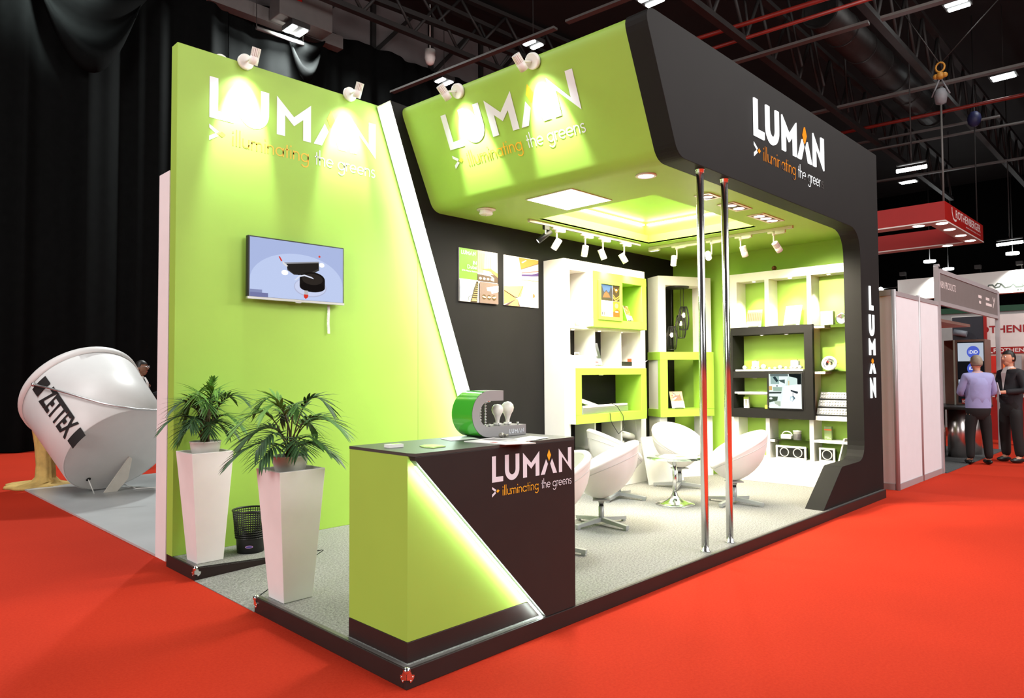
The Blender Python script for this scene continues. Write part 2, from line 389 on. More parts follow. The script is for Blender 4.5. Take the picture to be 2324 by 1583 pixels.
# green fascia lofted between the portal profile and the back wall
pf0=rounded([(3.6,4.27),(2.20,4.27),(2.635,ZC),(3.2,ZC)],[0,0.11,0.17,0],10)
pf1=rounded([(3.6,4.235),(2.035,4.235),(2.475,ZC),(3.2,ZC)],[0,0.10,0.16,0],10)
mb=MB(); n=len(pf0); Y0,Y1=YF1,YB-0.002
k=len(mb.v); mb.v+=[V((x,Y0,z)) for x,z in pf0]+[V((x,Y1,z)) for x,z in pf1]
for i in range(n-1): mb.f.append([k+i,k+i+1,k+n+i+1,k+n+i]); mb.m.append(0); mb.s.append(2<=i<n-2)
k2=len(mb.v); mb.v+=[V((x+(.05 if z>ZC+.03 else 0),Y0,z+(-.05 if z>4.1 else (.05 if z<3.4 else 0)))) for x,z in pf0]
fas=mb.build('green_fascia',M_green,cn,label='sloping lime green canopy side')
# logo on the sloping side
A0=V((2.20+.0,0,4.27)); 
def fpt(y,z):
    t=(y-Y0)/(Y1-Y0); xa=(2.20+(4.27-z)*(2.635-2.20)/(4.27-ZC)); xb=(2.035+(4.235-z)*(2.475-2.035)/(4.235-ZC)); return V((xa*(1-t)+xb*t,y,z))
def fhit(u,v):
    lo=V((0,0,0)); d=ray(u,v)
    a=fpt(.3,3.5); b=fpt(2.7,3.5); c=fpt(1.5,4.1); N=(b-a).cross(c-a).normalized()
    t=(a-CAM).dot(N)/d.dot(N); return CAM+d*t
p_l=fhit(1024,341); p_r=fhit(1320,248); p_t=fhit(1000,262)
Uv=(p_r-p_l); hl=(p_t-p_l).length; Un=Uv.normalized(); Wn=(p_t-p_l); Wn=(Wn-Un*Wn.dot(Un)).normalized()
sc_=Uv.length/4.72
lg_=logo('logo_print',p_l,Un,Wn,sc_,[M_wlet,M_olet],fas,lift=0.0)
for vv in lg_.data.vertices:
    q=vv.co+worg(fas); f_=fpt(q.y,q.z); vv.co.x=f_.x-.003-worg(fas).x
# soffit with a stepped light recess (boxes around the opening)
rx0,rx1,ry0,ry1=3.50,5.62,0.82,2.295
mb=MB(); zt_=ZC+0.02
for a,b in (((3.2,YF1,ZC),(rx0,YB-.003,zt_)),((rx1,YF1,ZC),(XR-.003,YB-.003,zt_)),((rx0,YF1,ZC),(rx1,ry0,zt_)),((rx0,ry1,ZC),(rx1,YB-.003,zt_))): mb.box(a,b)
mb.build('soffit',M_green,cn)
mb=MB(); h1=ZC+0.105; t=.02
for a,b in (((rx0-t,ry0-t,ZC+.001),(rx0,ry1+t,h1)),((rx1,ry0-t,ZC+.001),(rx1+t,ry1+t,h1)),((rx0,ry0-t,ZC+.001),(rx1,ry0,h1)),((rx0,ry1,ZC+.001),(rx1,ry1+t,h1))): mb.box(a,b)
mb.build('recess_lip',M_green,cn)
w=.17; h2=ZC+.33
mb=MB()
for a,b in (((rx0-w,ry0-w,h1),(rx0-t,ry1+w,h1+.012)),((rx1+t,ry0-w,h1),(rx1+w,ry1+w,h1+.012)),((rx0-t,ry0-w,h1),(rx1+t,ry0-t,h1+.012)),((rx0-t,ry1+t,h1),(rx1+t,ry1+w,h1+.012)),
  ((rx0-w-t,ry0-w-t,h1),(rx0-w,ry1+w+t,h2)),((rx1+w,ry0-w-t,h1),(rx1+w+t,ry1+w+t,h2)),((rx0-w,ry0-w-t,h1),(rx1+w,ry0-w,h2)),((rx0-w,ry1+w,h1),(rx1+w,ry1+w+t,h2)),
  ((rx0-w-t,ry0-w-t,h2),(rx1+w+t,ry1+w+t,h2+.02))): mb.box(a,b)
mb.build('recess_cove',M_green,cn)
mb=MB(); q=.05
for a,b in (((rx0-w+q,ry1+w-.03,h2-.05),(rx1+w-q,ry1+w-.005,h2-.035)),((rx1+w-.03,ry0-w+q,h2-.05),(rx1+w-.005,ry1+w-q,h2-.035)),((rx0-w+.005,ry0-w+q,h2-.05),(rx0-w+.03,ry1+w-q,h2-.035)),((rx0-w+q,ry0-w+.005,h2-.05),(rx1+w-q,ry0-w+.03,h2-.035))): mb.box(a,b)
mb.build('cove_led',emit('cove_led_glow',(1,1,.9),26),cn,label='white LED strip inside the ceiling recess')
# roof deck of the canopy (keeps hall light out)
mb=MB(); mb.box((2.5,YF1,3.62),(7.2,YB,3.66)); mb.build('roof_board',M_black,cn)
# ------------------------------------------------------------------ chrome poles
def pole(x,y,label):
    t=thing('chrome_pole',(x,y,HP),label,'pole','chrome poles at the stand front')
    mb=MB(); mb.cyl((x,y,HP+.01),(x,y,ZC-.012),.030,n=28); mb.build('tube',M_chrome,t)
    mb=MB(); mb.lathe([(.042,0),(.042,.005),(.0325,.007),(.0325,.03),(.03,.03)],(x,y,HP+.001),n=28,cap0=True); mb.build('foot_flange',M_chrome,t)
    mb=MB(); mb.lathe([(.03,-.03),(.0325,-.03),(.0325,-.006),(.038,-.005),(.038,-.001)],(x,y,ZC),n=28,cap1=True); mb.build('top_collar',M_chrome,t)
pole(3.068,.10,'left of the two slim chrome poles holding up the canopy'); pole(3.481,.10,'right of the two slim chrome poles holding up the canopy')
# ------------------------------------------------------------------ counter
ct=thing('reception_counter',(.7,.3,HP),'black and lime green reception counter with diagonal LED line and logo','counter')
cx0,cy0,cx1,cy1,cz=0.049,0.057,1.30,0.59,1.148
mb=MB(); mb.box((cx0,cy0,.204),(cx1,cy1,cz-.016)); mb.build('body',M_green,ct,bevel=.002)
mb=MB(); mb.box((cx0-.002,cy0-.002,HP+.001),(cx1,cy1,.203)); mb.build('plinth',M_edge,ct,bevel=.002)
mb=MB(); mb.box((cx0-.001,cy0-.001,cz-.016),(cx1,cy1,cz)); mb.prism([(.062,.006,cz),(1.306,.006,cz),(1.306,cy0-.001,cz),(cx0,cy0-.001,cz)],(0,0,-.016)); mb.build('top',mat('counter_laminate',rgb(66,68,64),rough=.42,var=.05),ct)
dA=V((.062,0,1.112)); dB=V((1.034,0,HP+.003))
mb=MB(); mb.prism([(.062,.006,cz-.017),(dA.x,.006,dA.z),(dB.x,.006,dB.z),(1.306,.006,HP+.003),(1.306,.006,cz-.017)],(0,cy0-.007,0))
fp=mb.build('front_panel',mat('brown_black_laminate',rgb(40,37,35),rough=.5,var=.05,spec=.35),ct,bevel=.002)
dd=(dB-dA).normalized(); dn=V((dd.z,0,-dd.x)); dn=dn if dn.x<0 else -dn
mb=MB(); mb.obox(dA+dn*.012+V((0,.020,0))+dd*.03,dd*((dB-dA).length-.035),dn*.008,V((0,.008,0))); mb.build('led_strip',emit('counter_led',(.82,1,.92),70),ct,label='white LED strip along the diagonal')
logo('logo_print',(.592,.006,.943),(1,0,0),(0,0,1),.1445,[M_wlet,M_olet],fp)
# ------------------------------------------------------------------ television
tv=thing('television',(1.05,YG,2.15),'wall mounted flat television showing a black round lamp on a pale blue screen','television')
ty=3.0; tx0,tx1,tz0,tz1=.566,1.512,2.205,2.75
mb=MB(); mb.box((tx0,ty,tz0),(tx1,ty+.045,tz1)); mb.build('housing',M_dark,tv,bevel=.006)
mb=MB(); mb.box((tx0-.002,ty-.004,tz0-.004),(tx1+.002,ty+.03,tz0+.016)); mb.prism([(1.0,ty-.004,tz0-.002),(1.08,ty-.004,tz0-.002),(1.06,ty-.004,tz0-.014),(1.02,ty-.004,tz0-.014)],(0,.02,0)); mb.build('lower_trim',M_alu,tv)
mb=MB(); mb.box((.85,ty+.045,2.35),(1.25,YG-.001,2.6)); mb.build('wall_bracket',M_dark,tv)
BL=(188,202,240)
pp=[((176,190,232),R(0,0,1,1)),((196,210,246),[(0,.28)]+E(.5,.28,.5,.52,24,180,0)+[(1,.28),(1,0),(0,0)]),
 ((186,192,222),E(.63,.23,.18,.17,28)),((208,216,246),E(.63,.235,.17,.155,28)),
 ((66,62,58),[(.37,.62),(.72,.69),(.725,.55),(.66,.49),(.55,.44),(.45,.43),(.38,.5)]),((150,150,156),[(.34,.625),(.72,.71),(.725,.69),(.37,.605)]),
 ((40,36,34),[(.37,.6),(.72,.68),(.715,.58),(.6,.47),(.5,.43),(.44,.45),(.38,.53)]),
 ((28,24,22),E(.65,.38,.14,.13,28)),((28,24,22),R(.51,.24,.79,.38)),((24,20,19),E(.65,.24,.14,.09,24)),((48,42,38),E(.65,.38,.115,.1,24)),
 ((225,230,245),[(.445,.34),(.46,.35),(.5,.42),(.56,.45),(.64,.42),(.66,.4),(.66,.385),(.63,.4),(.56,.425),(.51,.4),(.47,.335)]),
 ((220,60,45),[(.555,.1),(.605,.1),(.6,.05),(.575,.02),(.555,.05)]),((190,190,196),R(.56,.1,.6,.17)),((220,60,45),[(.285,.72),(.3,.72),(.325,.65),(.31,.64)]),((230,228,228),[(.325,.645),(.34,.63),(.385,.57),(.365,.555),(.33,.6)]),
 ((225,80,70),E(.725,.8,.012,.02,12)),((140,148,190),R(0,.0,.12,.12)),((120,124,170),R(0,0,.18,.07)),
 ((250,252,255,1.6),E(.35,.45,.035,.045,18)),((252,253,255,1.6),E(.75,.65,.03,.04,18)),((235,240,255,1.15),[(.0,.0),(.0,.001),(.001,.0)])]
picture('screen',(tx0+.016,ty-.001,tz0+.018),(tx1-tx0-.03,0,0),(0,0,tz1-tz0-.03),pp,tv,glow=.95)
mb=MB(); a=[(1.386+.003*math.sin(i*1.3),3.068-.004*i/6,2.2-.045*i) for i in range(7)]
for p,q in zip(a,a[1:]): mb.add([(p[0]-.012,p[1],p[2]),(p[0]+.012,p[1]-.004,p[2]),(q[0]+.012,q[1]-.004,q[2]),(q[0]-.012,q[1],q[2]),(p[0]-.012,p[1]+.003,p[2]),(q[0]-.012,q[1]+.003,q[2])],[(0,1,2,3),(4,0,3,5),(4,5,2,1)])
tg=mb.build('lanyard_strip',M_plastic,None,label='narrow white printed strip hanging below the television',cat='strip')
mb=MB(); text_on(mb,'Turkey   Turkey   Turkey',(1.38,3.058,1.95),(0,0,1),(-1,0,0),width=.24,height=.012); mb.build('print',mat('grey_ink',rgb(120,150,150)),tg)
# ------------------------------------------------------------------ spot lamps
def lamp_head(name_,parent,pivot,dr,Rr,Ln,mbody,mlens,fins=True):
    d=V(dr).normalized(); mb=MB(); b=V(pivot)-d*(Ln*.45); f=b+d*Ln
    if fins:
        mb.lathe([(Rr*.82,0),(Rr*.82,Ln*.55)],b,d,24,0,True,True)
        t=V((0,0,1)) if abs(d.z)<.9 else V((1,0,0)); e1=(t-d*t.dot(d)).normalized(); e2=d.cross(e1)
        for k in range(16):
            w=2*PI*k/16; r_=e1*math.cos(w)+e2*math.sin(w); s_=d.cross(r_)
            mb.obox(b+r_*Rr*.8-s_*Rr*.1,s_*Rr*.2,r_*Rr*.2,d*Ln*.52)
        mb.lathe([(Rr*.8,Ln*.5),(Rr,Ln*.52),(Rr,Ln),(Rr*.86,Ln),(Rr*.84,Ln*.97)],b,d,28)
    else: mb.lathe([(Rr*.5,0),(Rr,0),(Rr,Ln),(Rr*.86,Ln),(Rr*.84,Ln*.97)],b,d,28,0,True,True)
    h=mb.build(name_,mbody,parent)
    mb=MB(); mb.lathe([(0.0001,0),(Rr*.85,0)],f-d*.006,d,24); mb.build('lens',mlens,h); return f,d
def wall_lamp(label,plate,nrm,head,drop,power,color,tilt):
    """round wall plate, short arm to the side and a finned head shining along the wall"""
    p=V(plate); nrm=V(nrm).normalized(); t=thing('wall_spotlight',p,label,'spotlight','white spotlights on the stand walls')
    mb=MB(); mb.lathe([(.068,0),(.068,.028),(.06,.036)],p,nrm,32,0,True,True,True); mb.build('wall_plate',M_plastic,t)
    a=p+nrm*.036; e=V(head)
    mb=MB(); mb.tube([a,e],.009,10); mb.build('arm',M_plastic,t)
    f,d=lamp_head('lamp_head',t,e,tilt,.037,.142,M_plastic,M_lensw)
    light('SPOT','spot_glow',f+d*.012,power,color,f+d,size=.03,angle=drop,blend=.35,parent=t)
    light('SPOT','spill_glow',f+d*.012,power*.10,color,f+d,size=.03,angle=drop*2,blend=1,parent=t)
    return t
wall_lamp('white finned spotlight above the L of the logo on the tall green wall',(.565,YG-.001,4.275),(0,-1,0),at(579,126,y=YG-.20),52,240,(.86,1,.98),(-.03,.47,-1))
wall_lamp('white finned spotlight above the N of the logo on the tall green wall',(1.615,YG-.001,4.285),(0,-1,0),at(814,203,y=YG-.20),52,240,(.86,1,.98),(-.03,.47,-1))
fn=Un.cross(Wn)
for k,(u,v,hu,hv,lb) in enumerate(((1212,138,1179,140,'white finned spotlight on the sloping canopy side above the A and N of its logo'),(1042,206,1007,208,'white finned spotlight on the sloping canopy side above the L and U of its logo'))):
    p=fhit(u,v); dq=ray(hu,hv); tq=(p+fn*.19-CAM).dot(fn)/dq.dot(fn); wall_lamp(lb,p+fn*.004,fn,CAM+dq*tq,52,240,(.86,1,.98),-Wn+(-fn*.45)+Un*.05)
mb=MB(); mb.lathe([(.068,0),(.068,.03)],at(503,121,y=D+.001)-V((0,0,.075)),(0,1,0),28,0,True,True,True); o=mb.build('wall_spotlight',M_plastic,None,label='rim of a white lamp plate peeping over the far side of the green wall',cat='spotlight')
# tracks and track heads
tr1=thing('lamp_track',(4.46,2.36,ZC),'white lamp track running along the black back wall under the canopy','lamp track')
mb=MB(); mb.box((3.405,2.342,ZC-.034),(5.51,2.376,ZC-.0005)); mb.build('rail',M_plastic,tr1,bevel=.003)
mb=MB(); mb.box((3.42,2.354,ZC-.0355),(5.5,2.364,ZC-.034)); mb.build('slot',M_dark,tr1)
tr2=thing('lamp_track',(5.83,1.46,ZC),'white lamp track running across the stand in front of the right shelves','lamp track')
mb=MB(); mb.box((5.815,.49,ZC-.034),(5.849,2.43,ZC-.0005)); mb.build('rail',M_plastic,tr2,bevel=.003)
mb=MB(); mb.box((5.827,.5,ZC-.0355),(5.837,2.42,ZC-.034)); mb.build('slot',M_dark,tr2)
def track_lamp(label,x,y,along,dr,black=False,lit=True,power=60,color=(1,.9,.72),stem=.13,side=1,angle=100):
    p=V((x,y,ZC-.035)); power*=1.5; t=thing('track_spotlight',p,label,'spotlight','track spotlights under the canopy'); al=V(along)
    m=M_dark if black else M_plastic
    mb=MB()
    if black: mb.obox(p-al*.03+V((0,0,-.045))-al.cross(V((0,0,1)))*.017,al*.08,al.cross(V((0,0,1)))*.034,(0,0,.0445))
    else:
        s=al.cross(V((0,0,1)))*.016
        mb.obox(p-al*.07-s+V((0,0,-.022)),al*.06,s*2,(0,0,.0215)); mb.prism([p+al*.02-s,p+al*.14-s,p+al*.14-s+V((0,0,-.03)),p+al*.11-s+V((0,0,-.04)),p+al*.02-s+V((0,0,-.04))],s*2); mb.cyl(p-V((0,0,.001)),p+V((0,0,-.05)),.02)
    mb.build('adapter',m,t)
    q=p+V((0,0,-.045-stem)); mb=MB(); mb.cyl(p+V((0,0,-.04)),q,.009,n=10); mb.build('stem',M_plastic,t)
    d=V(dr).normalized(); h=V((d.y,-d.x,0)); h=h.normalized()*.0 if h.length<.01 else h.normalized()*(.042*side)
    f,d=lamp_head('lamp_head',t,q+h+V((0,0,-.01)),dr,.031 if black else .038,.19 if black else .128,m,M_lens if lit else M_plastic,not black)
    light('SPOT','spot_glow',f+d*.012,power,color,f+d,size=.03,angle=angle,blend=1,parent=t)
tl=[at(u,520,y=2.359).x for u in (1238,1256.8,1328,1368,1416)]
track_lamp('slim black tube spotlight at the left end of the rear track, aimed at the posters',tl[0]+.0,2.359,(1,0,0),(-.60,.5,-.62),True,power=12,stem=.05,color=(1,.86,.66))
track_lamp('white track spotlight next to the black one, its head tipped towards the posters',tl[1]+.05,2.359,(1,0,0),(-.35,.4,-.85),power=16,side=-1,color=(1,.82,.58))
track_lamp('white track spotlight in the middle of the rear track, head nearly upright',tl[2],2.359,(1,0,0),(-.12,.12,-1),power=50)
track_lamp('white track spotlight second from the right end of the rear track, lens visible',tl[3],2.359,(1,0,0),(.28,-.22,-.9),power=70,side=-1)
track_lamp('white track spotlight at the right end of the rear track, lens visible',tl[4],2.359,(1,0,0),(.42,-.28,-.8),power=70,side=-1)
ty_=[at(u,545,x=5.832).y for u in (1535.8,1614.7,1680.7,1756)]
track_lamp('white track spotlight at the far left end of the cross track, lens lit',5.832,ty_[0],(0,-1,0),(-.28,-.05,-.95),power=80)
track_lamp('brightest track spotlight, seen between the chrome poles and shining at the viewer',5.832,ty_[1],(0,-1,0),(-.72,-.5,-.62),power=88)
track_lamp('white track spotlight right of the chrome poles, slots towards the viewer',5.832,ty_[2],(0,-1,0),(.45,-.05,-.9),power=187)
track_lamp('white track spotlight at the right end of the cross track, tipped to the right shelves',5.832,ty_[3],(0,-1,0),(.72,-.16,-.68),power=187)
for k,(u,lb) in enumerate(((1485,'small flat white linear lamp clipped under the far end of the cross track'),(1565,'long flat white linear lamp clipped under the cross track left of the poles'))):
    y_=at(u,560,x=5.832).y; t=thing('linear_track_lamp',(5.832,y_,ZC-.036),lb,'lamp'); ln=.16 if k==0 else .36
    mb=MB(); mb.box((5.81,y_-ln/2,ZC-.062),(5.854,y_+ln/2,ZC-.036)); mb.build('housing',M_plastic,t,bevel=.003)
    mb=MB(); mb.box((5.815,y_-ln/2+.02,ZC-.0635),(5.849,y_+ln/2-.02,ZC-.062)); mb.build('diffuser',emit('dim_diffuser',(1,1,.95),2.2) if k==0 else M_plastic,t)
# ------------------------------------------------------------------ ceiling lamps
t=thing('ceiling_panel_light',(3.05,1.5,ZC),'large square white light panel in the lime canopy ceiling','ceiling light')
mb=MB(); mb.box((2.757,1.215,ZC-.008),(3.373,1.79,ZC-.0005)); mb.build('frame',M_plastic,t)
mb=MB(); mb.box((2.772,1.23,ZC-.0095),(3.358,1.775,ZC-.008)); mb.build('diffuser',M_panel,t)
light('AREA','panel_glow',(3.065,1.5,ZC-.02),85,(1,.99,.95),(3.065,1.5,0),size=.56,parent=t)
t=thing('round_downlight',(2.89,.507,ZC),'round recessed downlight near the front edge of the canopy ceiling','ceiling light')
mb=MB(); mb.lathe([(.088,-.001),(.09,-.01),(.07,-.014),(.066,-.004)],(2.89,.507,ZC),n=36); mb.build('trim_ring',M_plastic,t)
mb=MB(); mb.lathe([(.0001,0),(.067,0)],(2.89,.507,ZC-.006),n=32); mb.build('diffuser',emit('downlight_glow',(.85,.93,1),9),t)
light('SPOT','downlight_glow',(2.89,.507,ZC-.03),40,(.9,.95,1),(2.89,.507,0),size=.05,angle=110,blend=1,parent=t)
t=thing('surface_downlight',(2.775,2.36,ZC),'white round lamp can hanging from the canopy ceiling beside the black wall','ceiling light')
mb=MB(); mb.lathe([(.098,-.001),(.098,-.008),(.066,-.012)],(2.775,2.36,ZC),n=36,cap0=True); mb.build('trim_ring',M_plastic,t)
mb=MB(); mb.lathe([(.066,-.01),(.066,-.05),(.06,-.056),(.0001,-.056)],(2.775,2.36,ZC),n=36); 
for k in range(18):
    w=2*PI*k/18; mb.obox((2.775+.066*math.cos(w)-.003,2.36+.066*math.sin(w)-.003,ZC-.05),(.006,0,0),(0,.006,0),(0,0,.014))
mb.cyl((2.775,2.36,ZC-.056),(2.775,2.36,ZC-.07),.006,n=10); mb.build('can',M_plastic,t)
def grille(x0,x1,y0,y1,n,label):
    t=thing('grille_downlight',((x0+x1)/2,(y0+y1)/2,ZC),label,'ceiling light','recessed grille lights'); mb=MB(); z=ZC-.0005; f=.028
    for a,b in (((x0,y0,z-.008),(x1,y0+f,z)),((x0,y1-f,z-.008),(x1,y1,z)),((x0,y0+f,z-.008),(x0+f,y1-f,z)),((x1-f,y0+f,z-.008),(x1,y1-f,z))): mb.box(a,b)
    mb.build('frame',M_plastic,t)
    mb=MB(); mb.box((x0+f,y0+f,z-.003),(x1-f,y1-f,z)); mb.build('insert',M_dark,t)
    s=(x1-x0-2*f)/n
    for k in range(n):
        c=(x0+f+s*(k+.5),(y0+y1)/2,z-.006); mb=MB(); mb.lathe([(min(s,y1-y0-2*f)*.5,.003),(min(s,y1-y0-2*f)*.5,-.004),(min(s,y1-y0-2*f)*.42,-.004)],c,n=28); lm=mb.build('lamp_ring',M_plastic,t)
        mb=MB(); mb.lathe([(.0001,0),(min(s,y1-y0-2*f)*.43,0)],(c[0],c[1],c[2]-.002),n=24); mb.build('lens',M_lensw,lm)
        light('SPOT','grille_glow',(c[0],c[1],c[2]-.03),36,(1,.92,.76),(c[0]+.45,c[1]+1.5,1.1),size=.04,angle=95,blend=.7,parent=t)
grille(3.80,4.03,.42,.58,1,'single lamp recessed grille light, nearest the left chrome pole')
grille(4.285,4.69,.425,.605,2,'two lamp recessed grille light, middle of the row behind the black beam')
grille(4.965,5.49,.44,.625,3,'three lamp recessed grille light, largest of the row behind the black beam')
# ------------------------------------------------------------------ posters
def logo_patches(c,u0,v0,w,h,cd=None):
    k=w/4.74; return [(c,[(u0+(x+.02)*k,v0+y*h) for x,y in l]) for l in LUMAN+[DIAM]]
p1=[((226,226,226),R(0,0,1,1)),((112,170,48),R(0,.42,.46,1))]+logo_patches((250,252,246),.05,.885,.36,.075)
p1+=[((200,172,130),R(.46,.58,1,1)),((232,226,214),[(.62,.58),(1,.6),(1,1),(.66,1)])]
for k in range(7): p1.append(((160,126,80),R(.5+.05*k,.64,.512+.05*k,.95)))
p1+=[((84,66,52),R(.46,.42,1,.56)),((196,140,74),[(.55,.65),(.8,.62),(1,.52),(1,.6),(.8,.68)]),((236,228,215),[(.46,.56),(.8,.55),(.9,.5),(.9,.44),(.86,.44),(.85,.5),(.78,.53),(.46,.545)])]
for k in range(4): p1.append(((240,225,205),E(.53+.1*k,.47,.035,.025,10)))
p1+=[((232,246,246),R(0,0,.46,.42)),((215,240,238),[(0,0),(.2,0),(.0,.3)]),((62,50,30),[(.26,0),(.44,0),(.47,.4),(.42,.4)]),((190,178,130),[(.3,.02),(.42,.02),(.42,.05),(.31,.05)])]
for k in range(9): p1.append(((160,148,100),[(.285+.015*k,.02+.04*k),(.435+.003*k,.02+.04*k),(.436+.003*k,.035+.04*k),(.29+.015*k,.035+.04*k)]))
p1+=[((110,115,112),[(.2,.02),(.21,.1),(.3,.13),(.38,.36),(.39,.36),(.31,.12),(.225,.09),(.215,.02)]),((122,104,94),R(.5,0,1,.4)),((255,255,255),[(.68,.3),(1,.36),(1,.24),(.82,.19),(.8,.24),(.7,.24)])]
for k,a in enumerate((0,30,-20)):
    c=.61+.135*k; p1+=[((84,64,36),E(c,.115,.055,.05,18)),((250,222,170),[(c-.05,.115),(c-.03,.135),(c+.05,.12+.012*k),(c+.05,.1+.01*k),(c,.1)])]
pb=[((236,230,220),R(0,0,1,1)),((206,140,56),[(.42,.99),(1,.99),(1,.93),(.48,.76)]),((120,96,70),[(.48,.76),(1,.93),(1,.91),(.48,.745)]),((255,255,252),[(.5,.9),(.62,.955),(.65,.95),(.53,.885)]),
 ((84,60,120),[(.5,.62),(.8,.64),(1,.66),(1,.73),(.8,.68),(.5,.655)]),((150,76,50),[(.5,.69),(1,.77),(1,.755),(.5,.675)]),((170,130,80),[(.5,.54),(1,.545),(1,.555),(.5,.55)]),
 ((214,176,112),[(0,.38),(.1,.38),(.55,.42),(.48,.2),(.3,.19),(0,.3)]),((160,104,44),[(.38,.18),(.4,.18),(.55,.42),(.53,.42)]),((74,52,28),[(0,.3),(.28,.19),(.38,.18),(.38,.165),(.27,.175),(0,.285)]),((196,150,90),[(0,.28),(.27,.17),(.36,.15),(.25,.1),(0,.02)]),((190,152,100),[(0,0),(.45,0),(.38,.14),(.33,.14)]),((86,66,70),[(0,0),(.1,0),(.32,.13),(.28,.12)]),((92,72,72),[(.37,.12),(.45,0),(.41,0)]),
 ((180,104,54),E(.84,.24,.045,.04,16)),((255,252,240),R(.78,.2,.82,.28)),((180,100,50),R(.84,.225,.87,.24))]
for nm,x0,x1,pp_,lb in (('poster',2.817,3.385,p1,'tall poster with a green corner block on the black wall, nearer the lit edge'),('poster',3.49,4.068,pb,'pale station interior poster on the black wall, beside the shelves')):
    t=thing(nm,((x0+x1)/2,YB,2.32),lb,'poster','posters on the black wall')
    mb=MB(); mb.box((x0,YB-.012,2.322),(x1,YB-.0005,2.898)); mb.build('board',M_white,t)
    pr=picture('print',(x0,YB-.012,2.322),(x1-x0,0,0),(0,0,.576),pp_,t)
    if x0<3:
        mb=MB(); M2=M_wlet
        text_on(mb,'IN',(x0+.19,YB-.0205,2.322+.41),(1,0,0),(0,0,1),height=.04); text_on(mb,'Dubai',(x0+.11,YB-.0205,2.322+.36),(1,0,0),(0,0,1),width=.14,height=.042); text_on(mb,'RTA Metro Station',(x0+.03,YB-.0205,2.322+.325),(1,0,0),(0,0,1),width=.22,height=.018)
        text_on(mb,'Shaped linear',(x0+.31,YB-.0225,2.322+.13),(1,0,0),(0,0,1),width=.12,height=.018)
        mb.build('lettering',M2,t)
M_gshelf=mat('green_shelf_paint',rgb(158,200,70),rough=.5,var=.02)
def frame_box(mb,x0,x1,y0,y1,z0,z1,ox0,ox1,oz0,oz1,mi=0):
    """hollow box open front and back; opening in x and z"""
    for a,b in (((x0,y0,z0),(x1,y1,oz0)),((x0,y0,oz1),(x1,y1,z1)),((x0,y0,oz0),(ox0,y1,oz1)),((ox1,y0,oz0),(x1,y1,oz1))): mb.box(a,b,mi)
def puck(parent,x,y,z,power,color,angle=85,r=.028,tgt=None,lens=True):
    mb=MB(); mb.lathe([(r,.0),(r,-.006),(r*.75,-.008)],(x,y,z-.0005),n=20); k=mb.build('puck_light',M_plastic,parent)
    mb=MB(); mb.lathe([(.0001,0),(r*.78,0)],(x,y,z-.007),n=18); mb.build('lens',M_lensw,k)
    light('SPOT','puck_glow',(x,y,z-.015),power,color,tgt or (x,y,0),size=.02,angle=angle,blend=.7,parent=parent)
# ---------------- unit on the black wall
s1=thing('display_shelf',(5.0,2.68,HP),'tall white display shelf with two lime green boxes against the black wall','shelf unit','display shelves')
X0,X1,Y0s,Y1s,ZT=4.175,5.85,2.52,YB-.001,2.90
mb=MB()
for a,b in (((X0,Y0s,HP+.001),(4.283,Y1s,ZT)),((5.735,Y0s,HP+.001),(X1,Y1s,ZT)),((4.283,Y0s,2.775),(5.735,Y1s,ZT)),((4.283,Y0s,HP+.001),(5.735,Y1s,.36))): mb.box(a,b)
mb.build('carcass',M_white,s1,bevel=.002)
for x in (4.745,5.29):
    mb=MB(); mb.box((x,Y0s+.01,1.635),(x+.03,Y1s,2.08)); mb.build('divider',M_white,s1)
    mb=MB(); mb.box((x,Y0s+.01,.361),(x+.03,Y1s,.94)); mb.build('divider',M_white,s1)
mb=MB(); mb.box((4.284,Y0s+.004,2.08),(5.734,Y1s,2.105)); mb.build('shelf_board',M_white,s1)
mb=MB(); mb.box((4.284,Y0s+.004,1.605),(5.734,Y1s,1.632)); mb.build('shelf_board',M_white,s1)
# upper green box
mb=MB(); frame_box(mb,4.605,5.74,2.42,Y1s-.002,2.106,2.785,5.185,5.635,2.205,2.688,0); mb.box((5.0,2.80,2.2),(5.64,Y1s-.003,2.69)); mb.box((4.69,2.425,2.2),(5.19,2.45,2.69))
ub=mb.build('upper_box',M_gshelf,s1,bevel=.003,label='lime green upper box with a picture panel')
mb=MB(); mb.box((4.600,2.425,2.11),(4.6045,Y1s-.003,2.78)); mb.build('box_cheek',M_white,ub)
mb=MB(); frame_box(mb,4.69,5.182,2.405,2.42,2.195,2.68,4.745,5.135,2.24,2.638); mb.build('picture_frame',M_gshelf,ub,bevel=.002)
pa=[((252,252,250),R(0,0,1,1)),((70,96,140),R(0,.5,.63,1)),((58,58,62),[(0,.5),(0,.85),(.08,.95),(.14,.8),(.2,.75),(.3,.83),(.4,.75),(.48,.8),(.55,.97),(.63,.8),(.63,.5)]),((120,84,54),[(.1,.58),(.2,.72),(.3,.78),(.42,.72),(.52,.6)]),((60,56,40),R(0,.5,.63,.58)),
 ((60,48,30),R(.64,.5,1,1)),((216,160,60),[(.64,.72),(.8,.6),(1,.7),(1,.67),(.8,.57),(.64,.69)]),((216,170,70),[(.64,.65),(.8,.53),(1,.63),(1,.6),(.8,.5),(.64,.6)]),((250,240,210),E(.82,.86,.05,.03,12)),((150,110,40),[(.68,.9),(.82,.76),(.96,.9),(.94,.92),(.82,.8),(.7,.92)]),
 ((222,150,40),R(.64,0,1,.49)),((120,80,24),[(.64,0),(1,0),(1,.2),(.85,.26),(.64,.16)]),((250,236,190),E(.83,.17,.1,.025,12)),((240,196,110),E(.82,.36,.1,.08,14)),((90,90,88),R(.06,.04,.1,.14)),((90,90,88),R(.16,.04,.2,.14)),((226,230,226),E(.08,.2,.035,.05,12)),((226,230,226),E(.18,.2,.035,.05,12))]
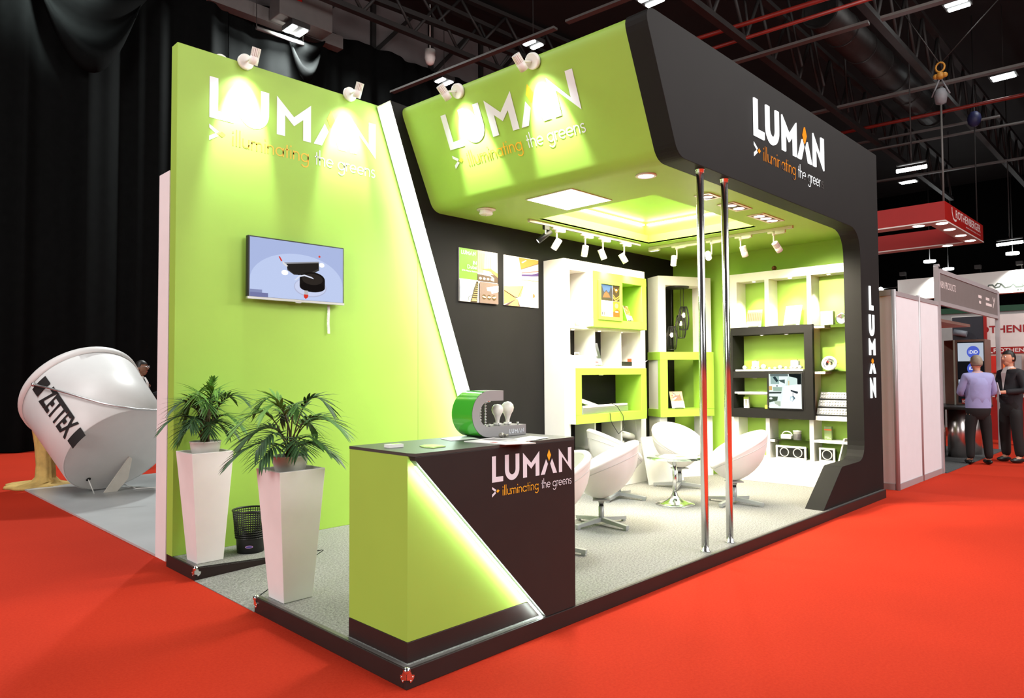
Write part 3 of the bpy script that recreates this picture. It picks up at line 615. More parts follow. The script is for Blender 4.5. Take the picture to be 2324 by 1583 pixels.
picture('picture_print',(4.745,2.419,2.24),(.39,0,0),(0,0,.398),pa,ub)
mb=MB(); text_on(mb,'Abu Dhabi',(4.85,2.405,2.40),(1,0,0),(0,0,1),width=.13,height=.03); text_on(mb,'Shape',(4.87,2.405,2.3),(1,0,0),(0,0,1),width=.05,height=.014); mb.build('picture_lettering',mat('grey_ink',rgb(120,150,150)),ub)
# lower green box, white cheek
mb=MB(); frame_box(mb,4.262,5.722,2.42,Y1s-.002,.943,1.604,4.372,5.602,1.05,1.522); lb_=mb.build('lower_box',M_gshelf,s1,bevel=.003,label='lime green lower box holding linear lamps')
mb=MB(); mb.box((4.256,2.425,.945),(4.2615,2.519,1.602)); mb.build('box_cheek',M_white,lb_)
mb=MB(); mb.box((4.284,Y0s+.02,.615),(5.734,Y1s,.623)); mb.build('glass_shelf',M_glass,s1)
for x,p in ((4.5,12),(5.03,12),(5.5,12)): puck(s1,x,2.66,2.08,p*1.8,(1,.86,.72))
for x,p in ((4.5,7),(5.03,7),(5.5,7)): puck(s1,x,2.66,.943,p*2,(1,.84,.68))
puck(s1,4.98,2.6,1.522,9,(1,.95,.8)); puck(s1,5.4,2.6,2.688,3,(1,.95,.8))
# ---------------- brochures and boxes helpers
def brochure(label,loc,rz,w,h,patches,tilt=18,group='brochures standing in clear holders',booklet=.006):
    t=thing('brochure_stand',loc,label,'brochure',group,rz); a=math.radians(tilt); W=V((0,math.sin(a),math.cos(a)))
    O=V((-w/2,-.03,.008)); Nn=V((1,0,0)).cross(W)
    mb=MB(); mb.obox(O,(w,0,0),W*h,-Nn*booklet); mb.build('booklet',M_white,t,local=True)
    mats=[];idx={};mb=MB()
    for k,(c,loop) in enumerate(patches):
        m=pcol(c)
        if m.name not in idx: idx[m.name]=len(mats); mats.append(m)
        mb.poly([O+V((u*w,0,0))+W*(v*h)+Nn*(.0006+.0004*k) for u,v in loop],idx[m.name])
    mb.build('cover_print',mats,t,local=True)
    mb=MB(); B=O-Nn*(booklet+.0015)
    mb.obox(B+V((w*.2,0,-.004)),(w*.6,0,0),W*h*.6,-Nn*.003); mb.obox(V((-w*.35,-.05,0)),(w*.7,0,0),(0,.1,0),(0,0,.004)); mb.obox(V((-w*.35,-.052,.0)),(w*.7,0,0),(0,.003,0),(0,0,.03)); mb.build('holder',M_glass,t,local=True)
    return t
food=[((250,246,240),R(0,0,1,1)),((196,110,60),R(0,.34,1,1)),((70,60,50),[(0,.8),(.6,1),(0,1)]),((214,190,160),[(.55,1),(1,1),(1,.8)])]
random.seed(3)
for k in range(26): food.append((random.choice([(226,150,90),(240,210,150),(170,70,40),(120,150,60),(250,232,200)]),E(random.uniform(.1,.9),random.uniform(.4,.9),random.uniform(.03,.08),random.uniform(.03,.06),9)))
food+=[((252,250,246),R(0,0,1,.33)),((120,170,90),R(.1,.1,.35,.16))]
hotel=[((246,246,246),R(0,0,1,1)),((84,88,92),R(0,.3,1,1)),((190,192,188),[(.1,.4),(.2,.8),(.3,.95),(.42,.75),(.55,.9),(.6,.4)]),((230,226,214),[(.15,.3),(.3,.7),(.4,.3)]),((60,70,60),[(.6,.3),(.7,.7),(1,.6),(1,.3)]),((210,60,60),R(.1,.12,.5,.16)),((150,156,150),R(.1,.2,.8,.23))]
brick=[((250,248,244),R(0,0,1,1)),((206,140,110),R(0,.3,1,1))]+[((170,96,70),R(.05+.12*k,.36,.13+.12*k,.8)) for k in range(8)]+[((226,190,170),R(0,.86,.7,.9)),((120,110,110),R(.8,.05,.86,.2))]
white_b=[((250,248,246),R(0,0,1,1)),((226,150,120),E(.1,.5,.04,.05,10)),((220,170,130),[(.2,.45),(.5,.6),(.55,.57),(.3,.45)]),((216,150,120),E(.85,.55,.07,.05,10)),((226,190,170),R(.5,.7,.75,.73))]
draw=[((250,240,234),R(0,0,1,1)),((236,170,140),R(0,.4,1,1))]
for k in range(14): draw.append((random.choice([(250,230,215),(206,110,90),(250,240,190),(150,170,180)]),[(random.uniform(0,.9),random.uniform(.42,.9)) for _ in range(3)]))
draw+=[((90,120,140),[(.2,.95),(.6,.6),(.62,.63),(.24,.97)]),((252,250,246),R(0,0,1,.38))]
brochure('brochure with an orange food picture in the upper green box',(5.43,2.5,2.206),.25,.16,.21,food)
brochure('grey building brochure standing on the middle row of the black wall shelf',(4.92,2.62,1.633),.2,.2,.29,hotel,14)
# middle row goods
t=thing('lamp_gear_box',(4.52,2.62,1.633),'white moulded lamp gear box on the middle row of the black wall shelf','lamp'); mb=MB(); mb.box((4.4,2.57,1.633),(4.64,2.7,1.76)); mb.build('case',M_plastic,t,bevel=.02,bseg=3)
mb=MB(); mb.lathe([(.06,0),(.075,.05),(.06,.12)],(4.36,2.64,1.695),(1,0,0),n=20,cap0=True,cap1=True); mb.build('reflector',M_plastic,t)
mb=MB(); mb.tube([(4.5,2.63,1.758),(4.5,2.63,1.79),(4.58,2.63,1.79),(4.58,2.63,1.758)],.006); mb.build('handle',M_plastic,t)
t=thing('gear_tray',(5.47,2.6,1.633),'flat black lamp driver with a red clip on the middle shelf row','lamp driver'); mb=MB(); mb.box((5.36,2.56,1.633),(5.6,2.64,1.69)); mb.build('case',M_dark,t,bevel=.006); mb=MB(); mb.box((5.55,2.555,1.69),(5.58,2.6,1.73)); mb.build('clip',mat('red_clip',rgb(214,80,50)),t)
mb=MB(); mb.tube([(5.68,2.6,1.642),(5.76,2.585,1.643),(5.82,2.56,1.66),(5.86,2.53,1.69),(5.88,2.51,1.71)],[.008,.008,.006,.005,.002]); mb.build('bent_lamp_strip',M_plastic,None,label='small curled white strip lying at the end of the middle shelf row',cat='lamp strip')
mb=MB(); mb.sphere((4.52,2.6,2.14),.035,14,sz=1.0); mb.build('globe_bulb',mat('cream_glass',rgb(226,196,150),rough=.3),None,label='small cream globe bulb in the white upper left bay of the black wall shelf',cat='bulb')
# linear lamps in the lower box
t=thing('linear_lamp',(4.98,2.5,1.05),'long white linear lamp with silver end cap lying along the lower green box','linear lamp'); p0=V((4.41,2.44,1.052)); d=V((.995,.1,0)).normalized(); s=V((-d.y,d.x,0))
mb=MB(); mb.obox(p0,d*1.08,s*.09,(0,0,.07)); mb.build('body',M_alu,t,bevel=.004)
mb=MB(); mb.obox(p0+s*.005+V((0,0,.0705)),d*1.08,s*.08,(0,0,.028)); mb.build('diffuser',M_plastic,t,bevel=.01)
mb=MB(); mb.obox(p0-d*.014-s*.004,d*.0135,s*.098,(0,0,.104)); mb.build('end_cap',mat('grey_end_cap',rgb(150,160,172),rough=.4),t)
a0,a1=V((4.50,2.6,1.19)),V((5.12,2.72,1.052+.01)); d=(a1-a0).normalized(); s=d.cross(V((0,0,1))).normalized()
mb=MB(); mb.obox(a0,a1-a0,s*.05,d.cross(s)*-.05); mb.build('slim_lamp_bar',M_plastic,None,label='slim white lamp bar leaning behind the long lamp in the lower green box',cat='linear lamp')
brochure('clear leaflet holder in the left corner of the lower green box',(4.43,2.62,1.0505),.6,.14,.2,[((60,58,52),R(0,0,1,1)),((150,150,140),[(.1,.1),(.9,.5),(.9,.55)])],20,'brochures standing in clear holders')
cb=[at(u,v,y=2.405) for u,v in ((1396,918),(1404,925),(1414,942),(1415,952),(1418,965),(1416,972),(1408,980),(1404,984),(1400,978),(1390,962),(1386,952),(1385,940),(1384,936))]
cb[0]=V((cb[0].x,2.46,1.165)); cb[1].y=2.43; cb[1].z=max(cb[1].z,1.13)
mb=MB(); mb.tube(cb,.0045,6); mb.build('lamp_cable',M_dark,None,label='thin black lamp cable looping down in front of the lower green box',cat='cable')
# lower bay goods
t=thing('tube_spotlight',(4.98,2.62,.624),'white tube spotlight lying on the glass shelf under the lower green box','spotlight'); mb=MB(); mb.lathe([(.045,0),(.05,.02),(.05,.3),(.042,.3),(.04,.28)],(4.83,2.66,.675),(1,-.25,.02),n=24,cap0=True); mb.build('barrel',M_plastic,t); mb=MB(); mb.lathe([(.0001,.285),(.042,.285)],(4.83,2.66,.675),(1,-.25,.02),n=20); mb.build('lens',M_alu,t)
t=thing('bracket_spotlight',(5.48,2.6,.624),'white spotlight on a bracket tilted on the glass shelf, right under the green box','spotlight'); mb=MB(); mb.cyl((5.44,2.62,.624),(5.44,2.62,.66),.03); mb.tube([(5.44,2.62,.66),(5.44,2.62,.7)],.008); mb.build('bracket',M_plastic,t); mb=MB(); mb.cyl((5.38,2.62,.76),(5.62,2.58,.70),.042,n=24); mb.build('barrel',M_plastic,t)
for x,h,lb in ((4.36,.09,'small white pot lamp on the glass shelf at the left end under the green box'),):
    t=thing('pot_lamp',(x,2.6,.624),lb,'lamp'); mb=MB(); mb.cyl((x,2.6,.624),(x,2.6,.624+h),.035); mb.build('body',M_plastic,t,bevel=.004); mb=MB(); mb.cyl((x,2.6,.7145),(x,2.6,.735),.03); mb.build('cap',M_plastic,t)
# ---------------- corner unit, turned
s2=thing('display_shelf',(6.21,2.49,HP),'narrow white corner shelf with a lime green box and a hanging lamp trio','shelf unit','display shelves',math.atan2(-.442,.897))
zl=lambda z:z-HP
mb=MB(); x0,x1,o0,o1,dp=-.05,.80,.066,.685,.28
for a,b in (((x0,0,.001),(o0,dp,zl(2.88))),((o1,0,.001),(x1,dp,zl(2.88))),((o0,0,zl(2.755)),(o1,dp,zl(2.88))),((o0,0,.001),(o1,dp,zl(.42)))): mb.box(a,b)
mb.build('carcass',M_white,s2,local=True,bevel=.002)
mb=MB(); mb.box((x0-.02,-.06,zl(1.72)),(.79,dp-.01,zl(1.828))); mb.box((x0-.02,-.06,zl(.937)),(.79,dp-.01,zl(1.042))); mb.box((x0-.02,-.06,zl(1.042)),(.05,-.001,zl(1.72))); mb.box((.68,-.06,zl(1.042)),(.79,-.001,zl(1.72))); mb.box((.680,0,zl(1.042)),(.6845,dp,zl(1.72))); mb.build('green_box',M_gshelf,s2,local=True,bevel=.003)
def s2w(x,y,z): return s2.matrix_basis@V((x,y,z-HP)) if False else V((6.21+.897*x+.442*y,2.49-.442*x+.897*y,z))
brochure('brochure with a pale picture in the narrow corner shelf',tuple(s2w(.27,.06,1.043)),s2.rotation_euler.z,.2,.24,draw)
# pendant trio
t=thing('pendant_lamp',tuple(s2w(.34,.13,2.754)),'black wire cage pendant trio hanging from one round plate in the corner shelf','pendant lamp')
pc=s2w(.34,.13,2.754); mb=MB(); mb.lathe([(.16,-.001),(.16,-.02),(.15,-.024),(.0001,-.024)],pc,n=36); mb.build('ceiling_plate',M_dark,t)
def cage(dx,dy,ztop,h=.32,r=.075):
    c=s2w(.34+dx,.13+dy,ztop); mb=MB(); prof=[(.62,0),(.8,-.15),(.96,-.38),(1,-.55),(.93,-.78),(.74,-1)]
    for k in range(11):
        w=2*PI*k/11; mb.tube([c+V((r*q*math.cos(w),r*q*math.sin(w),h*z_)) for q,z_ in prof],.0042,5)
    for q,z_ in (prof[0],prof[-1]): mb.tube([c+V((r*q*math.cos(2*PI*i/20),r*q*math.sin(2*PI*i/20),h*z_)) for i in range(20)],.0055,5,closed=True)
    for w in (0,PI/2,PI,1.5*PI): mb.tube([c+V((0,0,.0)),c+V((r*.62*math.cos(w),r*.62*math.sin(w),0))],.003,5)
    cg=mb.build('wire_cage',M_dark,t)
    mb=MB(); mb.tube([V((c.x,c.y,2.73)),c],.004,6); mb.cyl(c,c+V((0,0,-.07)),.016); mb.build('cord',M_dark,t)
    mb=MB(); mb.sphere(c+V((0,0,-.115)),.026,14,sz=1.25); mb.build('bulb',emit('warm_bulb',(1,.8,.5),14),cg)
    light('POINT','bulb_glow',c+V((0,0,-.115)),5,(1,.8,.55),size=.03,parent=t)
cage(-.115,-.02,2.185); cage(.07,-.04,2.465); cage(.09,.07,2.355)
# ---------------- unit on the right wall
s3=thing('display_shelf',(6.95,1.05,HP),'wide white grid shelf with a black centre box on the green side wall','shelf unit','display shelves')
XF,XB=6.82,XR-.001; YL,YR=1.79,.26
mb=MB()
for a,b in (((XF,YR,2.765),(XB,YL,2.875)),((XF,1.69,2.143),(XB,YL,2.765)),((XF,1.69,.425),(XB,YL,.943)),((XF,1.763,.943),(XB,YL,2.143)),((XF,YR,HP+.001),(XB,YL,.425))): mb.box(a,b)
mb.build('carcass',M_white,s3,bevel=.002)
for y0,y1,z0,z1 in ((1.24,1.297,2.145,2.764),(.688,.742,.426,2.764),(1.258,1.311,.426,.94)):
    mb=MB(); mb.box((XF,y0,z0),(XB,y1,z1)); mb.build('divider',M_white,s3)
mb=MB(); mb.box((XF,YR,.94),(XB,.687,.995)); mb.build('shelf_board',M_white,s3)
mb=MB(); mb.box((XF,YR,.662),(XB,.687,.692)); mb.build('shelf_board',M_white,s3)
for y0,y1,z in ((YR,.687,2.122),(YR,.687,1.548),(.743,1.257,.668)):
    mb=MB(); mb.box((XF+.01,y0,z),(XB-.005,y1,z+.007)); g=mb.build('glass_shelf',M_glass,s3)
    mb=MB(); mb.box((XF+.005,y1-.15 if y1<1 else y1-.06,z-.03),(XB-.05,y1-.001,z-.001)); mb.build('shelf_clip',M_white,g)
mb=MB(); xf=6.755; bt=mb
for a,b in (((xf,.662,2.04),(XF-.001,1.762,2.142)),((xf,.662,.944),(XF-.001,1.762,1.062)),((XF-.001,.743,2.04),(XB,1.762,2.142)),((XF-.001,.743,.944),(XB,1.762,1.062)),((xf,1.728,1.062),(XB,1.762,2.04)),((xf,.662,1.062),(XF-.001,.765,2.04)),((XF-.001,.743,1.062),(XB,.765,2.04)),((xf,.766,1.469),(XB,1.727,1.555)),((xf,.766,1.063),(XB,1.255,1.468))): mb.box(a,b)
bx=mb.build('black_box',M_black,s3,bevel=.002,label='black centre box with a small screen')
mb=MB(); mb.box((xf-.012,.785,1.066),(xf-.0005,1.236,1.535)); mb.build('screen_bezel',M_dark,bx,bevel=.004)
sp=[((222,238,232),R(0,0,1,1)),((150,176,170),R(.05,.7,.32,.94)),((40,56,60),[(.12,.9),(.2,.93),(.3,.8),(.24,.75)]),((70,86,84),[(.3,.82),(.5,.84),(.5,.72),(.38,.76)]),((96,110,108),R(.04,.93,.6,1)),((20,26,26),[(.62,1),(1,1),(1,.68),(.88,.7),(.88,.86),(.64,.9)]),((200,220,214),[(.6,.93),(.86,.88),(.86,.7),(.52,.66)]),((210,196,150),R(.6,.67,.64,.8)),((240,250,250),E(.27,.645,.15,.05,18)),((150,176,160),[(.12,.62),(.42,.62),(.4,.5),(.14,.5)]),((20,30,30),R(.23,.63,.28,.665)),((206,170,110),R(0,.52,.1,.64)),((60,70,68),[(0,.47),(.4,.48),(.38,.43),(0,.42)]),((70,86,70),[(0,.34),(.28,.34),(.26,.22),(0,.16)]),((236,250,250),E(.06,.28,.05,.03,12)),((176,190,170),[(.22,.06),(.36,.06),(.36,.2),(.16,.2)]),((252,255,255),E(.15,.03,.16,.09,14,0,180)),
 ((252,254,255),[(.36,0),(1,0),(1,.7),(.48,.64)]),((40,50,56),[(.68,.54),(.9,.49),(.9,.44),(.86,.43),(.68,.5)]),((90,100,106),R(.74,.36,.755,.5)),((80,100,110),[(.66,.34),(.76,.37),(.82,.3),(.73,.2)]),((190,214,220),E(.71,.28,.055,.075,16)),((248,252,252),E(.71,.27,.03,.045,12)),((220,230,238),R(.46,.15,.72,.17)),((226,236,246),R(.8,.62,.98,.645))]
picture('screen_picture',(xf-.012,1.222,1.08),(0,-.42,0),(0,0,.44),sp,bx,glow=1.25)
for y in (1.48,.99,.5): puck(s3,6.9,y,2.765,55,(1,.93,.74),tgt=(6.97,y,0))
for y in (1.38,1.05): puck(s3,6.9,y,2.04,6,(1,.93,.7))
puck(s3,6.9,1.49,1.469,9,(1,.92,.6),angle=110)
for y in (1.5,1.0): puck(s3,6.88,y,.943,9,(1,.9,.7))
brochure('brochure with red brick picture in the top left bay of the right shelf',(6.93,1.5,2.1425),PI*-.5+.1,.2,.25,brick)
brochure('mostly white brochure in the top middle bay of the right shelf',(6.93,.98,2.1425),PI*-.5-.1,.22,.27,white_b)
def carton(name,label,x,y,z,w,d,h,rz=0,m=None,patches=None,group='product cartons on the shelves',topm=None):
    t=thing(name,(x,y,z),label,'carton',group,rz); mb=MB(); mb.box((-w/2,-d/2,.0005),(w/2,d/2,h)); mb.build('box',m or M_white,t,local=True,bevel=.002)
    if patches:
        mats=[];idx={};mb=MB()
        for k,(c,loop) in enumerate(patches):
            mm=pcol(c)
            if mm.name not in idx: idx[mm.name]=len(mats); mats.append(mm)
            mb.poly([V((-w/2+u*w,-d/2-.0006-.0004*k,v*h)) for u,v in loop],idx[mm.name])
        mb.build('label_print',mats,t,local=True)
    if topm: mb=MB(); mb.box((-w*.3,-d*.3,h),(w*.3,d*.3,h+.012)); mb.build('tuck_flap',topm,t,local=True)
    return t
FX=-PI/2
lampd=[((226,170,150),E(.5,.35,.2,.2,16)),((250,246,236),E(.5,.35,.14,.14,16)),((226,150,110),R(.25,.78,.7,.82))]
carton('lamp_carton','white carton with a red outline lamp drawing in the top right bay',6.93,.53,2.130,.15,.08,.17,FX,None,lampd)
t=thing('disc_lamp',(6.93,.36,2.130),'round white and chrome disc lamp next to the carton on the upper glass shelf','lamp'); mb=MB(); mb.lathe([(.07,0),(.07,.02),(.055,.022),(.03,.01),(.0001,.01)],(6.93,.36,2.20),(-1,0,0),n=30,cap0=True); mb.build('body',M_chrome,t)
t=thing('recessed_downlight',(6.93,.52,1.556),'round white recessed downlight with chrome reflector on the lower glass shelf','lamp'); c=V((6.92,.52,1.648)); ax=V((-1,-.1,.12)); mb=MB(); mb.lathe([(.06,-.05),(.065,0),(.092,.0),(.092,.008),(.066,.012)],c,ax,36,cap0=True); mb.build('trim_ring',M_plastic,t); mb=MB(); mb.lathe([(.066,.011),(.058,.006),(.05,.009),(.03,-.005),(.012,-.012)],c,ax,30); mb.build('reflector',M_chrome,t); mb=MB(); mb.lathe([(.0001,-.011),(.014,-.011)],c,ax,16); mb.build('chip',mat('led_chip',rgb(240,200,90)),t)
mb=MB()
for w in (60,180,300): q=c+V((0,.09*math.cos(math.radians(w)),.09*math.sin(math.radians(w)))); mb.box(q-V((-.005,.008,.008)),q+V((.02,.008,.008)))
mb.build('spring_clip',mat('orange_clip',rgb(240,150,60)),t)
# stacked lit modules on the white shelf
rk=thing('module_stand',(6.93,.47,.995),'black stepped stand carrying three silver lamp modules on the right shelf','stand'); mb=MB()
for k in range(3): mb.obox((6.855+.045*k,.30,.9955+.0),(.012,0,0),(0,.36,0),(0,0,.03+.09*k))
mb.box((6.85,.30,.9955),(6.98,.66,1.006)); mb.build('rack',M_dark,rk)
for k,lb in enumerate(('lowest silver clear lens lamp module on the black stand','middle silver clear lens lamp module on the black stand','topmost silver clear lens lamp module on the black stand')):
    t=thing('lamp_module',(6.87+.045*k,.48,1.012+.093*k),lb,'lamp module','silver lamp modules'); o=V((6.848+.045*k,.295+.006*k,1.012+.098*k)); mb=MB(); u_=V((.034,0,.082)); nn_=V((-.082,0,.034)).normalized()
    mb.obox(o,(0,.37-.012*k,0),u_,-nn_*.012); mb.build('housing',mat('module_grey',rgb(120,122,122),rough=.4,metal=.5),t,bevel=.004); mb=MB(); n_=10
    for i in range(n_):
        for j in range(2): mb.sphere(o+V((0,.025+.033*i,0))+u_*(.3+.42*j)+nn_*.001,.013,8)
    mb.build('lens_array',mat('frosted_lens',rgb(225,228,225),rough=.12,spec=.8),t)
carton('green_carton','slim green carton with an orange band on the lower right shelf',6.93,.55,.6925,.09,.05,.17,FX,mat('olive_card',rgb(120,140,90)),[((220,90,40),R(0,.72,1,.8)),((206,214,190),R(.1,.2,.7,.24)),((206,214,190),R(.4,.1,.9,.14))])
def grille_lamp(label,y0,y1,z0,z1,n,x=6.86,tilt=0):
    t=thing('grille_lamp',(x,(y0+y1)/2,z0),label,'lamp','grille lamps shown on the bottom shelf'); f=.022
    mb=MB()
    for a,b in (((x,y0,z0+.001),(x+.02,y1,z0+f)),((x,y0,z1-f),(x+.02,y1,z1)),((x,y0,z0+f),(x+.02,y0+f,z1-f)),((x,y1-f,z0+f),(x+.02,y1,z1-f))): mb.box(a,b)
    mb.build('frame',M_plastic,t,bevel=.002); mb=MB(); mb.box((x+.014,y0+f,z0+f),(x+.12,y1-f,z1-f)); mb.build('housing',M_dark,t)
    w=(y1-y0-2*f)/n
    for k in range(n):
        c=(x+.012,y0+f+w*(k+.5),(z0+z1)/2); r=min(w,z1-z0-2*f)*.47; mb=MB(); mb.lathe([(r,0),(r,.008),(r*.84,.008),(r*.84,0)],c,(-1,0,0),32); ring=mb.build('lamp_ring',M_plastic,t); mb=MB(); mb.lathe([(r*.83,.004),(r*.6,-.0005),(.0001,-.0005)],c,(-1,0,0),28); mb.build('reflector',M_dark,ring)
grille_lamp('double black and white grille lamp on the bottom shelf of the right unit',.80,1.19,.4255,.595,2,x=6.84)
grille_lamp('single black and white grille lamp on the bottom right shelf',.455,.645,.4255,.60,1)
mb=MB(); a=V((6.84,.40,.427)); mb.obox(a,(.012,0,0),(0,.02,0),(.09,-.075,.30)); mb.obox(a,(.2,0,0),(0,.018,0),(.0,-.075,.30)); mb.build('lamp_plate',M_plastic,None,label='white square lamp plate leaning at the far right of the bottom shelf',cat='lamp')
t=thing('bag_lamp',(6.9,1.06,.676),'white rounded lamp with a curved handle on the glass shelf of the right unit','lamp'); mb=MB(); mb.box((6.87,1.0,.676),(6.96,1.14,.735)); mb.build('body',M_plastic,t,bevel=.012); mb=MB(); mb.tube([(6.91,1.07-.06*math.cos(PI*i/10),.733+.04*math.sin(PI*i/10)) for i in range(11)],.007); mb.build('handle',M_plastic,t)
t=thing('can_lamp',(6.9,.93,.676),'white slotted can lamp standing on the glass shelf of the right unit','lamp'); mb=MB(); mb.lathe([(.048,0),(.048,.1)],(6.9,.93,.676),n=28,cap0=True); mb.lathe([(.048,.1),(.052,.103),(.052,.116),(.0001,.118)],(6.9,.93,.676),n=28); mb.build('can',M_plastic,t); mb=MB()
for k in range(20): w=2*PI*k/20; mb.obox((6.9+.0465*math.cos(w)-.0025,.93+.0465*math.sin(w)-.0025,.69),(.005,0,0),(0,.005,0),(0,0,.06))
mb.build('slot',M_dark,t)
# black box goods
t=thing('bulb_tray',(6.87,1.25,1.5555),'long white tray for bulbs in the black box','tray'); mb=MB(); mb.box((6.80,.80,1.5555),(6.90,1.715,1.58)); mb.build('tray',M_plastic,t,bevel=.003)
random.seed(11); by=1.60; i=0
for k,(dy,r) in enumerate(((0,.026),(.12,.024),(.07,.02),(.075,.034),(.08,.014),(.075,.016),(.07,.026),(.075,.018),(.07,.02),(.05,.022),(.06,.024),(.05,.026))):
    by-=dy
    if by<.81: break
    names=['leftmost frosted bulb lying on the white bulb tray','frosted bulb just right of the left carton on the bulb tray','small bulb before the big globe on the bulb tray','largest globe bulb on the white bulb tray','small capsule bulb right of the big globe','candle bulb in the middle of the bulb tray','round bulb left of the right carton on the tray','small round bulb beside the right carton','clear bulb in front of the right carton','bulb just right of the right carton','second last bulb at the right end of the tray','rightmost bulb on the white bulb tray']
    t=thing('show_bulb',(6.83,by,1.581),names[k],'bulb','bulbs on the white tray'); mb=MB(); mb.sphere((6.83,by,1.581+r),r,14); mb.build('globe',M_plastic,t); mb=MB(); mb.cyl((6.83,by,1.581+r),(6.87,by-.02,1.581+r*.9),r*.55,r*.45,12); mb.build('screw_cap',M_alu,t)
carton('small_carton','white carton with green lid at the left end of the black box',6.95,1.50,1.5815,.075,.06,.11,FX,None,[((226,190,150),R(.1,.75,.8,.85))],topm=mat('olive_card',rgb(120,140,90)))
carton('small_carton','white carton with green lid at the right end of the black box',6.95,.96,1.5815,.10,.06,.11,FX,None,[((226,216,206),R(.55,.0,1,1))],topm=mat('olive_card',rgb(120,140,90)))
t=thing('panel_lamp',(6.9,1.49,1.24),'thin white panel lamp bridging the lower left opening of the black box','lamp'); mb=MB(); mb.box((6.79,1.256,1.256),(6.99,1.7275,1.28)); mb.build('panel',M_plastic,t,bevel=.003); mb=MB(); mb.box((6.82,1.2705,1.244),(6.97,1.70,1.256)); mb.build('rim',M_plastic,t)
carton('window_carton','slim white carton with green top and a window in the black box',6.88,1.60,1.0625,.07,.035,.15,FX,None,[((150,150,146),R(.3,.2,.7,.75)),((150,176,60),R(0,.8,1,1))])
carton('tall_carton','tall grey carton at the right of the lower black opening',6.93,1.30,1.0625,.06,.05,.12,FX,mat('grey_card',rgb(150,140,130)))
carton('cube_carton','small lime carton in front of the tall grey one in the black box',6.82,1.285,1.0625,.05,.045,.05,FX,mat('lime_card',rgb(176,208,60)),[((226,232,150),R(0,.4,1,.5))])
bb=at(1757,611,x=6.93); t=thing('gold_bulb',(6.93,bb.y,2.8755),'dark amber bulb standing on top of the right shelf','bulb'); mb=MB(); mb.sphere((6.93,bb.y,2.92),.032,16); mb.build('globe',mat('amber_glass',rgb(110,64,36),rough=.15),t); mb=MB(); mb.cyl((6.93,bb.y,2.8755),(6.93,bb.y,2.895),.016); mb.build('screw_cap',M_alu,t)
# ------------------------------------------------------------------ tub chairs
M_leather=mat('white_leather',rgb(238,235,232),rough=.38,var=.015,bump=.08,bscale=400,coat=.1)
M_legs=mat('silver_paint',rgb(176,178,178),rough=.42,metal=.35,var=.02)
def make_chair(label):
    t=thing('tub_chair',(0,0,0),label,'chair','white tub chairs around the glass table')
    RX_,RY_=.325,.335; z0,H=.245,.40; zb,zf=.775,.405
    def zr(th): return zf+(zb-zf)*((1+math.cos(th))/2)**.85
    def rad(z):
        q=max(0,(z-z0)/H); return (1-(1-min(1,q))**2.0)**.66 if q<1 else 1+.06*(q-1)
    def pt(th,u,k=0.0,zbot=None):
        zz=z0+(k*.9 if zbot is None else zbot-z0); z=zz+(zr(th)-zz)*u; r=max(.02,rad(z)-k/.33)
        return V((RX_*r*math.sin(th),RY_*r*math.cos(th)+.07*(z-.45),z))
    n=40; ths=[2*PI*i/n for i in range(n)]
    def surf(k,us,zbot=None,close=True):
        vs=[pt(th,u,k,zbot) for u in us for th in ths]; fs=[]
        for j in range(len(us)-1):
            for i in range(n): fs.append([j*n+i,j*n+(i+1)%n,(j+1)*n+(i+1)%n,(j+1)*n+i])
        c=len(vs); vs.append(V((0,.07*(vs[0].z-.45),vs[0].z))); fs+=[[i,(i+1)%n,c] for i in range(n)]
        return vs,fs
    mb=MB(); vs,fs=surf(0,[.0,.03,.08,.15,.25,.36,.48,.6,.72,.84,.93,1]); mb.add(vs,fs,0,True); mb.build('shell',M_leather,t,local=True)
    mb=MB(); vs,fs=surf(.055,[0,.15,.35,.55,.75,.9,1],.385); mb.add(vs,fs,0,True); mb.build('seat_lining',M_leather,t,local=True)
    mb=MB(); mb.tube([(pt(th,1)+pt(th,1,.055))/2 for th in ths],.03,10,closed=True); mb.build('rim_roll',M_leather,t,local=True)
    mb=MB(); mb.tube([pt(th,.86)*1.0+V((0,0,0)) for th in ths],.004,5,closed=True); mb.tube([pt(0,.1+.07*i) for i in range(12)],.0025,5); mb.build('seam',mat('seam_grey',rgb(205,202,200),rough=.5),t,local=True)
    mb=MB(); mb.box((-.08,-.08,.238),(.08,.08,.251)); mb.build('seat_plate',M_legs,t,local=True)
    mb=MB(); mb.cyl((0,0,.04),(0,0,.18),.027,n=20); mb.cyl((0,0,.205),(0,0,.239),.024,.034,n=20); mb.build('column',M_legs,t,local=True)
    mb=MB(); mb.cyl((0,0,.18),(0,0,.205),.022,n=20); mb.build('gas_lift',M_dark,t,local=True)
    for k in range(4):
        a=PI/4+PI/2*k; d=V((math.cos(a),math.sin(a),0)); s=V((-d.y,d.x,0)); mb=MB()
        mb.add([d*.02-s*.02+V((0,0,.075)),d*.02+s*.02+V((0,0,.075)),d*.33+s*.019+V((0,0,.044)),d*.33-s*.019+V((0,0,.044)),d*.02-s*.02+V((0,0,.035)),d*.02+s*.02+V((0,0,.035)),d*.33+s*.019+V((0,0,.016)),d*.33-s*.019+V((0,0,.016))],[(0,1,2,3),(7,6,5,4),(0,3,7,4),(1,5,6,2),(2,6,7,3),(0,4,5,1)])
        lg=mb.build('leg',M_legs,t,local=True); mb=MB(); mb.obox(d*.29-s*.014+V((0,0,.0005)),d*.035,s*.028,(0,0,.0155)); mb.build('glide',M_legs,lg,local=True)
    return t
def bang(dx,dy): return math.atan2(-dx,dy)   # rotation that turns local +y (back) to (dx,dy)
c0=make_chair('white tub chair just right of the reception counter, seen from behind')
c0.location=(3.275,1.309,HP+.001); c0.rotation_euler=(0,0,bang(.62,-.78))
